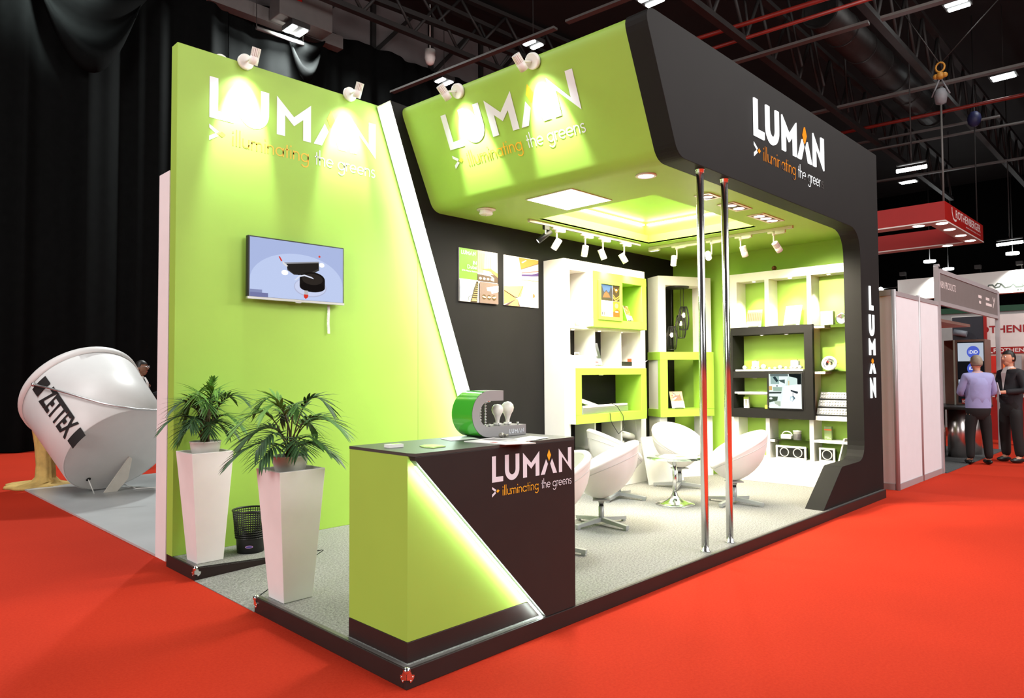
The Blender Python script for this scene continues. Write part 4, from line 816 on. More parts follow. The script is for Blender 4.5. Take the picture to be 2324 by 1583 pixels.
b=at(1404,1130,z=HP); dup(c0,(b.x,b.y,HP+.001),bang(-.85,.52),'white tub chair behind the foremost one, facing the glass table')
b=at(1543,1106,z=HP); dup(c0,(b.x,b.y,HP+.001),bang(.40,.92),'white tub chair behind the glass table with its open front to the viewer')
b=at(1667,1142,z=HP); dup(c0,(b.x,b.y,HP+.001),bang(.72,-.69),'white tub chair seen from behind at the right chrome pole')
b=at(1318,1240,z=HP); dup(c0,(b.x-.30,b.y+.10,HP+.001),bang(.9,-.43),'white tub chair almost hidden behind the reception counter')
# ------------------------------------------------------------------ glass table
b=at(1532,1143,z=HP); tx,ty2=b.x,b.y
t=thing('glass_table',(tx,ty2,HP),'round glass side table on a chrome trumpet foot between the chairs','table')
mb=MB(); mb.lathe([(.0001,.5),(.30,.5),(.302,.504),(.30,.509),(.0001,.509)],(tx,ty2,HP),n=48); mb.build('glass_top',mat('green_glass',(.72,.95,.84),rough=.02,trans=1.0,var=0),t)
mb=MB(); mb.cyl((tx,ty2,HP+.06),(tx,ty2,HP+.499),.024,n=24); mb.build('stem',M_chrome,t)
mb=MB(); mb.lathe([(.215,.001),(.213,.008),(.16,.022),(.09,.045),(.05,.075),(.034,.11),(.026,.13)],(tx,ty2,HP),n=48,cap0=True); mb.build('trumpet_foot',M_chrome,t)
mb=MB(); mb.lathe([(.07,.48),(.07,.499)],(tx,ty2,HP),n=24,cap0=True,cap1=True); mb.build('top_disc',M_chrome,t)
def magazine(label,x,y,z,w,h,rz,cols,th=.008,name='magazine',group='magazines and leaflets lying flat',open_=False):
    t=thing(name,(x,y,z),label,'magazine' if name=='magazine' else 'leaflet',group,rz); mb=MB(); mb.box((-w/2,-h/2,.0005),(w/2,h/2,th)); mb.build('pages',M_white,t,local=True); mats=[];idx={};mb=MB()
    for k,(c,l) in enumerate(cols):
        m=pcol(c)
        if m.name not in idx: idx[m.name]=len(mats); mats.append(m)
        mb.poly([V((-w/2+u*w,-h/2+v*h,th+.0006+.0004*k)) for u,v in l],idx[m.name])
    if mats: mb.build('cover_print',mats,t,local=True)
    return t
mag=[((250,248,246),R(0,0,1,1)),((240,196,196),R(.05,.5,.3,.95)),((190,120,90),E(.65,.6,.2,.2,12)),((120,110,130),R(.5,.35,.8,.5)),((236,226,210),R(.4,.8,.9,.92))]
magazine('open magazine on the glass table, nearest the viewer',tx-.03,ty2-.06,HP+.5095,.34,.24,-.5,mag,.01)
magazine('second magazine lying further back on the glass table',tx+.09,ty2+.05,HP+.5095,.22,.29,.3,[((250,248,246),R(0,0,1,1)),((214,190,160),R(.1,.5,.9,.9))],.006)
# ------------------------------------------------------------------ light panel leaning on the shelf
pa,pb=at(1462,1096,z=HP),at(1532,1086,z=HP)
A=V((5.58,2.30,HP+.002)); Bp=V((6.22,2.18,HP+.002)); U=(Bp-A); t=thing('leaning_light_panel',(5.9,2.3,HP),'white framed square light panel leaning against the shelf behind the chairs','light panel')
nn=V((-U.y,U.x,0)).normalized(); W=(V((0,0,.60))+nn*.14); W=W.normalized()*.62; N=U.cross(W).normalized()
mb=MB(); Uu=U.normalized(); L_=U.length; f=.028; Ww=W.normalized()
mb.obox(A,Uu*L_,Ww*f,-N*.012); mb.obox(A+Ww*(.62-f),Uu*L_,Ww*f,-N*.012); mb.obox(A+Ww*f,Uu*f,Ww*(.62-2*f),-N*.012); mb.obox(A+Uu*(L_-f)+Ww*f,Uu*f,Ww*(.62-2*f),-N*.012); mb.build('frame',M_plastic,t)
mb=MB(); mb.obox(A+Uu*f+Ww*f-N*.003,Uu*(L_-2*f),Ww*(.62-2*f),-N*.006); mb.build('diffuser',M_white,t)
# ------------------------------------------------------------------ planters and palms
M_planter=mat('white_planter',rgb(226,222,220),rough=.45,var=.03,scale=5)
def planter(label,b0,b1,t0,t1,zt,rz=0):
    """tapered square planter; b*,t* = corner ranges (x0,y0,x1,y1)"""
    cx,cy=(b0[0]+b1[0])/2,(b0[1]+b1[1])/2; t=thing('tall_planter',(cx,cy,HP),label,'planter','tall white planters'); mb=MB(); z0=HP+.001
    bo=[(b0[0],b0[1]),(b1[0],b0[1]),(b1[0],b1[1]),(b0[0],b1[1])]; to=[(t0[0],t0[1]),(t1[0],t0[1]),(t1[0],t1[1]),(t0[0],t1[1])]
    ti=[(t0[0]+.02,t0[1]+.02),(t1[0]-.02,t0[1]+.02),(t1[0]-.02,t1[1]-.02),(t0[0]+.02,t1[1]-.02)]
    v=[V((x,y,z0)) for x,y in bo]+[V((x,y,zt)) for x,y in to]+[V((x,y,zt)) for x,y in ti]+[V((x,y,zt-.06)) for x,y in ti]
    f=[(3,2,1,0)]
    for i in range(4):
        j=(i+1)%4; f+=[(i,j,4+j,4+i),(4+i,4+j,8+j,8+i),(8+i,8+j,12+j,12+i)]
    mb.add(v,f); mb.build('body',M_planter,t,bevel=.004)
    mb=MB(); mb.add([V((x,y,zt-.05)) for x,y in ti]+[V((x,y,zt-.058)) for x,y in ti],[(0,1,2,3),(7,6,5,4)]); mb.build('inner_shelf',M_planter,t); return t
planter('white tapered planter at the green wall, left of the waste basket',(.048,2.705),(.252,2.905),(.0,2.70),(.325,3.03),.945)
planter('white tapered planter nearer the counter, right of the waste basket',(.060,1.358),(.264,1.56),(.02,1.345),(.345,1.67),.93)
M_leafs=[mat('palm_green',rgb(74,116,54),rough=.5,var=.25,scale=12),mat('palm_green_light',rgb(112,160,72),rough=.5,var=.2,scale=12),mat('palm_green_dark',rgb(54,84,48),rough=.5,var=.25,scale=12)]
M_stemp=mat('palm_stem',rgb(74,62,34),rough=.6,var=.15)
def frond(parent,base,az,out,up,droop,m,ll=.17,nl=11,twist=0):
    """arching palm frond: stem from base, feathered blade with drooping leaflets"""
    d=V((math.cos(az),math.sin(az),0)); pts=[]
    n=14
    for i in range(n+1):
        s=i/n; pts.append(base+d*(out*(s**1.5))+V((0,0,up*(1-(1-s)**1.9) - droop*max(0,s-.4)**2*1.7)))
    mb=MB(); mb.tube(pts,[.006*(1-.75*i/n) for i in range(n+1)],5,mi=1)
    st=.42
    for k in range(nl*2):
        s=st+(1-st)*((k//2)+.4)/nl; f=s*n; i=min(n-1,int(f)); p=pts[i].lerp(pts[i+1],f-i); tg=(pts[i+1]-pts[i]).normalized()
        side=V((-d.y,d.x,0))*(1 if k%2 else -1); rel=(s-st)/(1-st); ln=ll*1.0*(.55+.9*math.sin(PI*min(1,rel*.85+.12)))*random.uniform(.88,1.08)
        dr=(side*(1.0-.5*rel)+tg*(.4+.8*rel)+V((0,0,.22-.12*rel))).normalized(); w=.010; nrm=dr.cross(V((0,0,1)) if abs(dr.z)<.95 else V((1,0,0))).normalized(); q=[]
        for j in range(5):
            u=j/4; c=p+dr*(ln*u)+V((0,0,-ln*.22*u*u)); ww=w*(.5,1,.95,.6,.03)[j]; q.append((c-nrm*ww,c+V((0,0,.004*(1-u))),c+nrm*ww))
        for a,b_ in zip(q,q[1:]): mb.add([a[0],a[1],b_[1],b_[0],a[2],b_[2]],[(0,1,2,3),(1,4,5,2)],0,True)
    for p in mb.v: p.y=min(p.y,YG-.008-abs(p.x*.01))
    return mb.build('frond',[m,M_stemp],parent)
def palm(label,x,y,z,fr,seed):
    random.seed(seed); t=thing('potted_palm',(x,y,z),label,'potted palm','potted palms on the planters')
    mb=MB(); mb.lathe([(.0001,.001),(.092,.001),(.112,.085),(.115,.118),(.119,.121),(.119,.132),(.111,.132),(.106,.105),(.0001,.105)],(x,y,z),n=40,sx=1.0,sy=.9); mb.build('pot',mat('grey_white_pot',rgb(200,196,190),rough=.4,var=.03),t)
    mb=MB(); mb.lathe([(.0001,.108),(.103,.107)],(x,y,z),n=24,sy=.9); mb.build('soil',mat('moss_soil',rgb(58,66,40),rough=.95,var=.4,scale=60,bump=.6),t)
    fr=list(fr)+[(f_[0]+random.uniform(25,60),f_[1]*.85,f_[2]*random.uniform(.8,1),f_[3]*.8,f_[4],f_[5]) for f_ in fr[::2]]
    for az,out,up,droop,mi,ll in fr:
        if 20<az%360<160 and y>2: out*=.55
        droop*=.8
        a=math.radians(az); b=V((x+random.uniform(-.03,.03),y+random.uniform(-.025,.025),z+.107)); frond(t,b,a,out,up,droop,M_leafs[mi],ll,random.choice((10,11,12)))
    return t
# azimuth measured from +x (image right is about -45 deg, image left about 135 deg)
palm('potted palm with an upright tip on the planter at the green wall',.165,2.86,.892,
 [(135,.30,.43,.30,2,.15),(150,.20,.44,.42,1,.15),(-125,.15,.50,.26,1,.15),(-100,.20,.44,.30,0,.14),(-45,.30,.46,.26,2,.15),(-50,.34,.30,.36,0,.13),(-20,.26,.24,.38,2,.13),(140,.32,.20,.36,0,.13),(165,.30,.30,.34,2,.13),(80,.16,.42,.3,2,.12),(-165,.26,.28,.34,2,.13),(-60,.05,.52,.02,1,.07),(30,.2,.36,.3,0,.13)],5)
palm('fuller potted palm with a leaf drooping over the rim on the planter near the counter',.185,1.52,.882,
 [(135,.24,.50,.34,1,.16),(150,.34,.40,.44,1,.16),(130,.36,.28,.40,2,.16),(-45,.26,.50,.36,2,.15),(-52,.40,.36,.36,0,.17),(-100,.18,.44,.26,0,.13),(-160,.30,.24,.34,2,.15),(-48,.36,.14,.30,2,.13),(160,.36,.16,.34,2,.15),(-58,.30,.20,.30,0,.11),(60,.2,.42,.3,2,.13),(20,.24,.3,.3,0,.13),(-10,.3,.14,.26,0,.13)],9)
# ------------------------------------------------------------------ waste basket
bx_,by_=.515,2.80; t=thing('waste_basket',(bx_,by_,HP),'black lattice waste basket standing between the two planters','waste basket')
mb=MB(); rz=[(.105,.001),(.112,.105),(.116,.12)]; mb.lathe(rz,(bx_,by_,HP),n=40,cap0=True); mb.build('solid_base',M_dark,t)
mb=MB(); zb_,zt2=.12,.335
for k in range(44):
    w=2*PI*k/44
    mb.tube([(bx_+r*math.cos(w),by_+r*math.sin(w),HP+z) for r,z in ((.116,zb_),(.137,zt2))],.0035,4)
for j in range(13):
    z=zb_+(zt2-zb_)*j/12; r=.116+.021*j/12; mb.tube([(bx_+r*math.cos(2*PI*i/44),by_+r*math.sin(2*PI*i/44),HP+z) for i in range(44)],.0035 if j>3 else .006,4,closed=True)
mb.build('lattice',M_dark,t)
mb=MB(); mb.tube([(bx_+.14*math.cos(2*PI*i/44),by_+.14*math.sin(2*PI*i/44),HP+.34) for i in range(44)],.008,8,closed=True); mb.build('rim',M_dark,t)
w=-2.1; c=V((bx_+.1125*math.cos(w),by_+.1125*math.sin(w),HP+.06)); U=V((-math.sin(w),math.cos(w),0)); mb=MB(); n_=V((math.cos(w),math.sin(w),0)); mb.poly([c+n_*.004+U*(.03*math.cos(a/10*PI))+V((0,0,.011*math.sin(a/10*PI))) for a in range(20)],0); mb.poly([c+n_*.005+U*(.025*math.cos(a/10*PI))+V((0,0,.007*math.sin(a/10*PI))) for a in range(20)],1); mb.build('oval_badge',[mat('badge_pink',rgb(200,150,190)),mat('badge_blue',rgb(60,60,130))],t)
# ------------------------------------------------------------------ on the counter
cz_=1.1485
ls=thing('lamp_tester',(.93,.45,cz_),'grey and green C shaped lamp tester with two bulbs on the reception counter','lamp tester')
y0_=.372; dep=.17
def cpts(off):
    x0,xt,xb,zt_3,zb3=.73,1.0,1.222,1.475,cz_+.0005
    return None
# profile in x-z on the front face
fx=lambda u,v:at(860+u/4.842,870+v/4.842,y=y0_)
out=[fx(1615,560),fx(1615,455),fx(1190,488)]
xr=fx(1615,500).x; ztp=fx(1368,75).z; zbt=cz_+.0005; xa=fx(1368,100).x
zti=fx(1368,185).z; zbi=fx(1400,462).z; xl=fx(1025,350).x; xli=fx(1108,320).x
rO=(ztp-zbt)/2; rI=(zti-zbi)/2; xcO=xl+rO; xcI=xli+rI; zcO=(ztp+zbt)/2; zcI=(zti+zbi)/2
prof_=[(xa,ztp)]+[(xcO+rO*math.cos(math.radians(a)),zcO+rO*math.sin(math.radians(a))) for a in range(90,271,12)]+[(xr,zbt),(xr,zbi)]+[(xcI+rI*math.cos(math.radians(a)),zcI+rI*math.sin(math.radians(a))) for a in range(270,89,-12)]+[(xa,zti)]
mb=MB(); mb.prism([(x,y0_,z) for x,z in prof_],(0,dep,0)); mb.build('body',mat('grey_lacquer',rgb(160,158,158),rough=.35,var=.02),ls)
arcp=[(xcO+(rO+.002)*math.cos(math.radians(a)),zcO+(rO+.002)*math.sin(math.radians(a))) for a in range(96,265,8)]; mb=MB()
k=len(mb.v); mb.v+=[V((x,y0_+.001,z)) for x,z in arcp]+[V((x,y0_+dep+.02,z)) for x,z in arcp]
for i in range(len(arcp)-1): mb.f.append([k+i,k+i+1,k+len(arcp)+i+1,k+len(arcp)+i]); mb.m.append(0); mb.s.append(True)
mb.build('back_skin',mat('gloss_green',rgb(70,178,52),rough=.12,var=.02,coat=.6),ls,label='glossy green curved back')
for k,(u,v) in enumerate(((1350,450),(1462,450))):
    p=fx(u,v); sx_=p.x+.02; ym=y0_+.06; zt5=zbi; s_=1 if k==0 else 1.1
    mb=MB(); mb.cyl((sx_,ym,zt5+.0005),(sx_,ym,zt5+.016),.026,n=20); sk=mb.build('socket',M_plastic,ls)
    mb=MB(); mb.lathe([(.012,.014),(.013,.034),(.018*s_,.052*s_),(.024*s_,.066*s_)],(sx_,ym,zt5),n=24); mb.build('bulb_collar',M_plastic,ls)
    mb=MB(); mb.lathe([(.024*s_,.066*s_),(.034*s_,.082*s_),(.038*s_,.1*s_),(.034*s_,.119*s_),(.020*s_,.133*s_),(.0001,.138*s_)],(sx_,ym,zt5),n=24); mb.build('bulb_globe',mat('opal_glass',rgb(244,246,236),rough=.2),ls)
for u in (1238,1345,1450,1550):
    x=fx(u,460).x; mb=MB(); mb.cyl((x,y0_+.02,zbi+.0005),(x,y0_+.02,zbi+.018),.007,n=14); mb.build('switch_knob',M_alu,ls)
for k,(u,dy) in enumerate(((1112,.10),(1160,.05),(1188,.09),(1215,.05))):
    x=fx(u,300).x+.012; zt6=zti-.002 if k else zti-.03; mb=MB(); nb=9
    for j in range(nb): mb.sphere((x,y0_+dy,zt6-.012-(zt6-zbi-.02)*j/(nb-1)),.0068,8)
    mb.tube([(x,y0_+dy,zt6),(x,y0_+dy,zbi+.002)],.0012,4); mb.build('crystal_string',mat('crystal',rgb(225,225,225),rough=.05,metal=.6),ls)
mb=MB(); mb.lathe([(.05,0),(.05,-.008),(.03,-.012)],((xcI+.01),y0_+.07,zti),n=20); mb.build('lamp_ring',M_chrome,ls)
logo('logo_print',tuple(fx(1432,548)),(1,0,0),(0,0,1),(fx(1592,520).x-fx(1432,520).x)/4.74,[M_wlet,M_wlet],ls,tag_=False)
bl=at(860+1310/4.842,870+585/4.842,z=cz_+.004); mb=MB(); mb.sphere((bl.x,bl.y-.03,cz_+.0165),.016,14,sx=1.3); mb.cyl((bl.x+.018,bl.y-.03,cz_+.014),(bl.x+.045,bl.y-.045,cz_+.012),.009,.007,12); mb.build('clear_bulb',mat('smoky_glass',rgb(150,146,136),rough=.08,metal=.3),None,label='small clear bulb lying at the foot of the lamp tester',cat='bulb')
def flat(label,px,h,cols,name='leaflet',z=cz_+.0004):
    q=[at(860+u/4.842,870+v/4.842,z=z) for u,v in px]; c=sum(q,V((0,0,0)))/len(q); t=thing(name,(c.x,c.y,z),label,'leaflet','leaflets on the counter'); mb=MB(); mb.prism(q,(0,0,h)); mb.build('sheets',M_white,t); U=q[1]-q[0]; W=q[-1]-q[0]
    picture('cover_print',q[0]+V((0,0,h)),U,W,cols,t); return t
flat('magazine with a dark picture lying in front of the lamp tester',[(935,640),(1390,674),(1725,658),(1255,600)],.004,[((246,244,244),R(0,0,1,1)),((120,116,120),R(.1,.45,.7,.9)),((200,198,200),R(.5,.5,.8,.8)),((200,80,90),R(.55,.1,.7,.22))],'magazine')
flat('pale leaflet sticking out left of the lamp tester',[(675,606),(790,630),(1080,608),(985,585)],.002,[((236,242,232),R(0,0,1,1))])
flat('white leaflet lying right of the lamp tester',[(1420,622),(1640,640),(1825,592),(1660,578)],.002,[((248,248,246),R(0,0,1,1)),((226,236,206),R(.4,.2,.8,.8))])
q=[at(860+u/4.842,870+v/4.842,z=cz_+.0004) for u,v in ((115,708),(150,712),(335,696),(300,682))]
t=thing('business_cards',(.19,.32,cz_),'stack of white and green business cards on the counter, left end','cards'); a=q[0]; U=(q[2]-q[1]).normalized()*.09; W=V((-U.y,U.x,0)).normalized()*.055; mb=MB(); mb.obox(q[0],U,W,(0,0,.016)); mb.build('cards',M_white,t); picture('card_print',q[0]+V((0,0,.016)),U,W,[((252,252,250),R(0,0,1,1)),((160,200,80),R(.4,.4,1,1))],t)
q=[at(860+u/4.842,870+v/4.842,z=cz_+.0004) for u,v in ((445,690),(500,705),(560,708),(600,714),(640,704),(735,694),(690,680),(600,672),(500,676))]
t=thing('leaf_coaster',(.34,.22,cz_),'lime leaf shaped coaster on the counter right of the cards','coaster'); mb=MB(); mb.prism(q,(0,0,.004)); mb.build('disc',mat('lime_card2',rgb(170,205,110)),t); mb=MB(); c=sum(q,V((0,0,0)))/9; mb.prism([c+(p-c)*.75+V((0,0,.0042)) for p in q],(0,0,.001)); mb.build('print',mat('lime_card3',rgb(190,220,120)),t)
# ------------------------------------------------------------------ hall shell
M_red=carpet('red_carpet',rgb(182,45,26),rgb(198,57,34),scale=60,bump=.15)
mb=MB(); mb.box((-30,-30,-.05),(60,30,0)); mb.build('floor',M_red,kind='structure',label='bright red hall carpet')
M_deck=mat('dark_roof_deck',rgb(26,25,24),rough=.8,var=.2,scale=1)
mb=MB(); mb.box((-30,-30,13),(60,30,13.2)); mb.build('ceiling',M_deck,kind='structure',label='dark hall roof')
M_vel=mat('black_velvet',rgb(11,12,12),rough=.9,var=.1,spec=.03)
def drape(x0,x1,y,z0,z1,seed,amp=.16):
    random.seed(seed); mb=MB(); n=int((x1-x0)*16); ph=[random.uniform(0,6) for _ in range(4)]
    def fy(x,z): 
        k=1-.25*z/z1
        return y-.25+amp*k*(math.sin(x*5.2+ph[0]+.5*math.sin(x*1.3))*.6+math.sin(x*11.7+ph[1])*.25+.5*math.sin(x*2.1+ph[2]))
    rows=[z0,z0+.3,3,5.5,8,z1]
    for z in rows:
        for i in range(n+1): x=x0+(x1-x0)*i/n; mb.v.append(V((x,fy(x,z),z)))
    for j in range(len(rows)-1):
        for i in range(n): mb.f.append([j*(n+1)+i,j*(n+1)+i+1,(j+1)*(n+1)+i+1,(j+1)*(n+1)+i]); mb.m.append(0); mb.s.append(True)
    return mb
cur=drape(-12,5.2,14.5,.02,12.9,2,.22).build('curtain',M_vel,None,label='tall black drape at the left of the hall behind the giant bucket',cat='curtain',group='black hall drapes')
drape(5.25,26,14.6,.02,11.15,4).build('curtain',M_vel,None,label='long black drape running behind the stand to the right',cat='curtain',group='black hall drapes')
# swagged folds
def swag(cx,y,zt,w,h,lab):
    mb=MB(); n,m=24,14
    for j in range(m+1):
        for i in range(n+1):
            u=-1+2*i/n; s=j/m; sag=h*(.25+.75*s)*(1-u*u)**1.0; x=cx+u*w*(1-.25*s); z=zt-sag-.02*s
            mb.v.append(V((x,y-.32-.16*math.sin(s*PI*3.0)*(1-u*u)-.14*(1-u*u),z)))
    for j in range(m):
        for i in range(n): mb.f.append([j*(n+1)+i,j*(n+1)+i+1,(j+1)*(n+1)+i+1,(j+1)*(n+1)+i]); mb.m.append(0); mb.s.append(True)
    o=mb.build('curtain_swag',M_vel,None,label=lab,cat='curtain swag',group='swags in the black drapes'); so=o.modifiers.new('solid','SOLIDIFY'); so.thickness=.02
a=at(190,0,y=14.2); swag(a.x,14.2,a.z+.7,1.5,2.4,'sagging black swag at the top left of the hall drape')
a=at(676,112,y=14.4); swag(a.x,14.4,a.z+.4,.7,1.4,'small lit black swag behind the left spotlights of the stand')
mb=MB(); mb.box((5.2,14.75,0),(60,14.95,13)); mb.build('wall_rear',mat('grey_hall_wall',rgb(104,98,98),rough=.7,var=.08,scale=1),kind='structure',label='grey hall wall panels above the drape')
mb=MB(); mb.box((-30,14.95,0),(5.2,15.1,13)); mb.build('wall_rear_left',M_vel,kind='structure')
mb=MB(); mb.box((48,-30,0),(48.2,14.7,13)); mb.build('wall_right_end',M_vel,kind='structure')
for x in [7.5+2.2*i for i in range(8)]:
    mb=MB(); mb.box((x,14.62,11.1),(x+.14,14.74,13)); mb.obox((x,14.62,11.15),(.14,0,0),(0,.1,0),(1.6,0,1.8)); mb.build('trim_brace',M_deck,kind='structure')
# ------------------------------------------------------------------ roof steel and services
M_steel=mat('dark_steel',rgb(38,36,35),rough=.6,var=.15,scale=2)
M_tray=mat('grey_conduit',rgb(92,90,87),rough=.5,var=.1,scale=2)
M_rpipe=mat('red_pipe',rgb(120,26,16),rough=.45,var=.1)
def along(p0,p1,z,ext0=0,ext1=0):
    a,b=at(*p0,z=z),at(*p1,z=z); d=(b-a).normalized(); return a-d*ext0,b+d*ext1
def truss(label,p0,p1,z,dep,ext0=0,ext1=0):
    a,b=along(p0,p1,z,ext0,ext1); mb=MB(); L_=(b-a).length; d=(b-a)/L_; n=max(4,int(L_/1.6)); s=V((-d.y,d.x,0))
    mb.obox(a-s*.09,d*L_,s*.18,(0,0,.14)); mb.obox(a-s*.09+V((0,0,dep)),d*L_,s*.18,(0,0,.12))
    for i in range(n):
        q0=a+d*(L_*i/n)+V((0,0,.1)); q1=a+d*(L_*(i+.5)/n)+V((0,0,dep)); q2=a+d*(L_*(i+1)/n)+V((0,0,.1)); mb.tube([q0,q1],.045,6); mb.tube([q1,q2],.045,6)
    mb.build('roof_truss',M_steel,None,label=label,cat='roof truss',group='dark roof trusses')
truss('dark roof truss running over the right half of the black portal into the distance',(1728,129),(2111,418),9.6,1.5,6,4)
truss('wide roof truss above the hoist hook at the far right',(1993,56),(2299,391),9.9,1.6,5,10)
truss('roof truss crossing above the tall green wall, in front of the grey wall panels',(749,6),(995,106),11,1.2,4,14)
truss('roof truss passing high behind the sloping canopy side',(838,0),(1000,62),11.6,1.1,3,12)
def bar(name,cat,label,p0,p1,z,r,m,ext0=.5,ext1=.5,group=None,flat=False):
    a,b=along(p0,p1,z,ext0,ext1); mb=MB()
    if flat: d=(b-a); s=V((-d.y,d.x,0)).normalized()*r; mb.obox(a-s,d,s*2,(0,0,r*.7))
    else: mb.tube([a,b],r,10)
    mb.build(name,m,None,label=label,cat=cat,group=group)
Gt='grey cable trays under the roof'
bar('cable_tray','cable tray','grey cable tray crossing the roof nearest the front end of the black portal',(1671,143),(1972,54),9.5,.09,M_tray,9,0,Gt,True)
bar('cable_tray','cable tray','grey cable tray carrying on from the first one to the top edge right of centre',(2000,46),(2158,0),9.5,.09,M_tray,0,4,Gt,True)
bar('cable_tray','cable tray','grey cable tray passing just under the yellow hoist hook',(1846,260),(2323,150),9.7,.10,M_tray,6,4,Gt,True)
bar('cable_tray','cable tray','thin grey cable tray above the long white tube lamp, upper of two',(1947,327),(2270,265),9.7,.07,M_tray,3,0,Gt,True)
bar('cable_tray','cable tray','thin grey cable tray above the long white tube lamp, lower of two',(1975,343),(2255,291),9.5,.07,M_tray,3,6,Gt,True)
bar('cable_tray','cable tray','grey cable tray at the height of the long white tube lamp',(1993,413),(2324,360),9.5,.09,M_tray,3,4,Gt,True)
bar('cable_tray','cable tray','grey cable tray beside the twin lamp above the canopy spotlights',(1103,128),(1261,66),9.9,.08,M_tray,4,0,Gt,True)
bar('cable_tray','cable tray','grey cable tray above the sloping canopy side near its black end',(1287,53),(1415,3),9.9,.08,M_tray,0,4,Gt,True)
Gr='red sprinkler pipes under the roof'
bar('sprinkler_pipe','pipe','thick red sprinkler pipe at the top edge above the black portal',(1665,62),(1864,0),9.9,.055,M_rpipe,6,3,Gr)
bar('sprinkler_pipe','pipe','red sprinkler pipe just below the thick one above the black portal',(1640,103),(1931,11),9.7,.045,M_rpipe,6,1,Gr)
bar('sprinkler_pipe','pipe','thin red sprinkler pipe behind the hoist chain at the right',(1908,302),(2324,215),9.8,.06,M_rpipe,5,4,Gr)
a,b=along((1928,85),(2052,200),10.3,2,3); mb=MB(); mb.tube([a,b],.42,24)
d=(b-a)
for i in range(8): q=a+d*(i/7); mb.tube([q,q+d.normalized()*.05],.44,24)
mb.build('air_duct',mat('duct_grey',rgb(40,39,38),rough=.5,var=.15,metal=.3),None,label='big round grey air duct between the two right roof trusses',cat='air duct')
random.seed(5); Gh='thin hanger rods under the roof'
for k,(u,v,u2,v2,lb) in enumerate(((1705,130,1745,0,'thin roof hanger rod above the white L of the black portal'),(1870,195,1895,105,'slanting roof hanger rod above the white N of the black portal'),(1820,150,1800,40,'thin roof hanger rod left of the round air duct'),(1925,255,1960,150,'slanting hanger rod beside the round air duct'))):
    mb=MB(); mb.tube([at(u,v,z=9.6),at(u,v,z=9.6)+V((random.uniform(-.6,.6),random.uniform(-.8,.8),3.3))],.035,6); mb.build('hanger_rod',M_steel,None,label=lb,cat='hanger rod',group=Gh)
# roof lamps
M_bay=emit('high_bay_glow',(.95,1,1),30)
def bay(label,u,v,z,n=2,sx=.55,power=0):
    sx*=.75
    c=at(u,v,z=z); t=thing('high_bay_lamp',c,label,'hall lamp','hall ceiling lamps'); mb=MB(); mb.box((c.x-.25,c.y-sx*.6,c.z+.03),(c.x+.25,c.y+sx*.6,c.z+.16)); mb.tube([(c.x,c.y,c.z+.16),(c.x,c.y,10.9 if power else 12.9)],.012,5); mb.build('housing',M_steel,t)
    for k in range(n):
        o=(k-(n-1)/2)*.30; mb=MB(); mb.box((c.x+o-.07,c.y-sx*.5,c.z),(c.x+o+.07,c.y+sx*.5,c.z+.03)); mb.build('tube',M_bay,t,bevel=.02)
    if power: light('AREA','high_bay_glow',(c.x,c.y,c.z-.03),power,(.95,1,.98),(c.x,c.y,0),size=.6,parent=t)
bay('twin hall lamp over the grey wall panels behind the left spotlights',672,72,10.3,2,.6,1500)
bay('twin hall lamp above the canopy spotlight nearest the black portal',1210,103,10.5,2,.5)
bay('twin hall lamp peeping over the lower canopy spotlight',1008,187,10.5,2,.5)
bay('twin hall lamp cut by the top edge above the canopy corner',1478,3,10.2,2,.6)
bay('bright twin hall lamp at the top right corner',2173,14,10.5,2,.62)
bay('small twin hall lamp right of the yellow hoist hook',2277,176,10.6,2,.8)
bay('small twin hall lamp below the long white tube lamp',2061,414,10.6,2,.9)
for k,(u,v,z,lb) in enumerate(((2110,595,40,'tiny round far lamp below the red ring sign, middle'),(2152,612,44,'tiny round far lamp over the header post'),(2298,577,40,'tiny round far lamp right of the red ring sign'),(2158,546,36,'tiny round far lamp under the red ring sign'))):
    c=at(u,v,x=z); t=thing('high_bay_lamp',c,lb,'hall lamp','hall ceiling lamps'); mb=MB(); mb.lathe([(.0001,0),(.28,0),(.28,.1)],c,n=16); mb.build('glow_disc',M_bay,t); mb=MB(); mb.tube([(c.x,c.y,c.z+.1),(c.x,c.y,12.9)],.02,5); mb.build('hanger',M_steel,t)
def tubelamp(label,p0,p1,x):
    a,b=at(*p0,x=x),at(*p1,x=x); t=thing('tube_lamp',(a+b)/2,label,'hall lamp','long hall tube lamps'); mb=MB(); mb.tube([a,b],.055,10); mb.build('tube',M_bay,t); mb=MB(); q=V((0,0,.16)); mb.tube([a+q,b+q],.035,8); mb.tube([(a+b)/2+q,V(((a.x+b.x)/2,(a.y+b.y)/2,12.9))],.02,5); mb.build('housing',M_steel,t)
tubelamp('long white tube lamp hanging between the black portal and the hoist chain',(2035,389),(2103,377),20)
tubelamp('long white tube lamp at the right edge beside the red ring sign',(2262,556),(2322,548),30)
# junction box and lighting bar near the rear drape
c=at(675,30,y=13.9); t=thing('junction_box',(c.x,13.9,c.z-.4),'pale metal service box on the rear wall above the drape','box'); mb=MB(); mb.box((c.x-.75,13.4,c.z-.45),(c.x+.75,13.95,c.z+.45)); mb.build('case',mat('pale_box',rgb(92,88,86),rough=.6,var=.06),t,bevel=.02); mb=MB(); mb.box((c.x-.3,13.38,c.z+.05),(c.x-.15,13.4,c.z+.3)); mb.build('red_mark',mat('red_mark',rgb(190,40,30)),t)
a,b=at(582,63,y=13.8),at(688,100,y=13.8); t=thing('lighting_bar',((a.x+b.x)/2,13.8,min(a.z,b.z)),'slim steel bar hanging at the top of the rear drape','steel bar'); mb=MB(); mb.tube([a,b],.05,10); mb.build('tube',M_tray,t); mb=MB(); mb.tube([a,(a.x,a.y,12.9)],.012,5); mb.tube([b,(b.x,b.y,12.9)],.012,5); mb.build('hanger',M_steel,t)
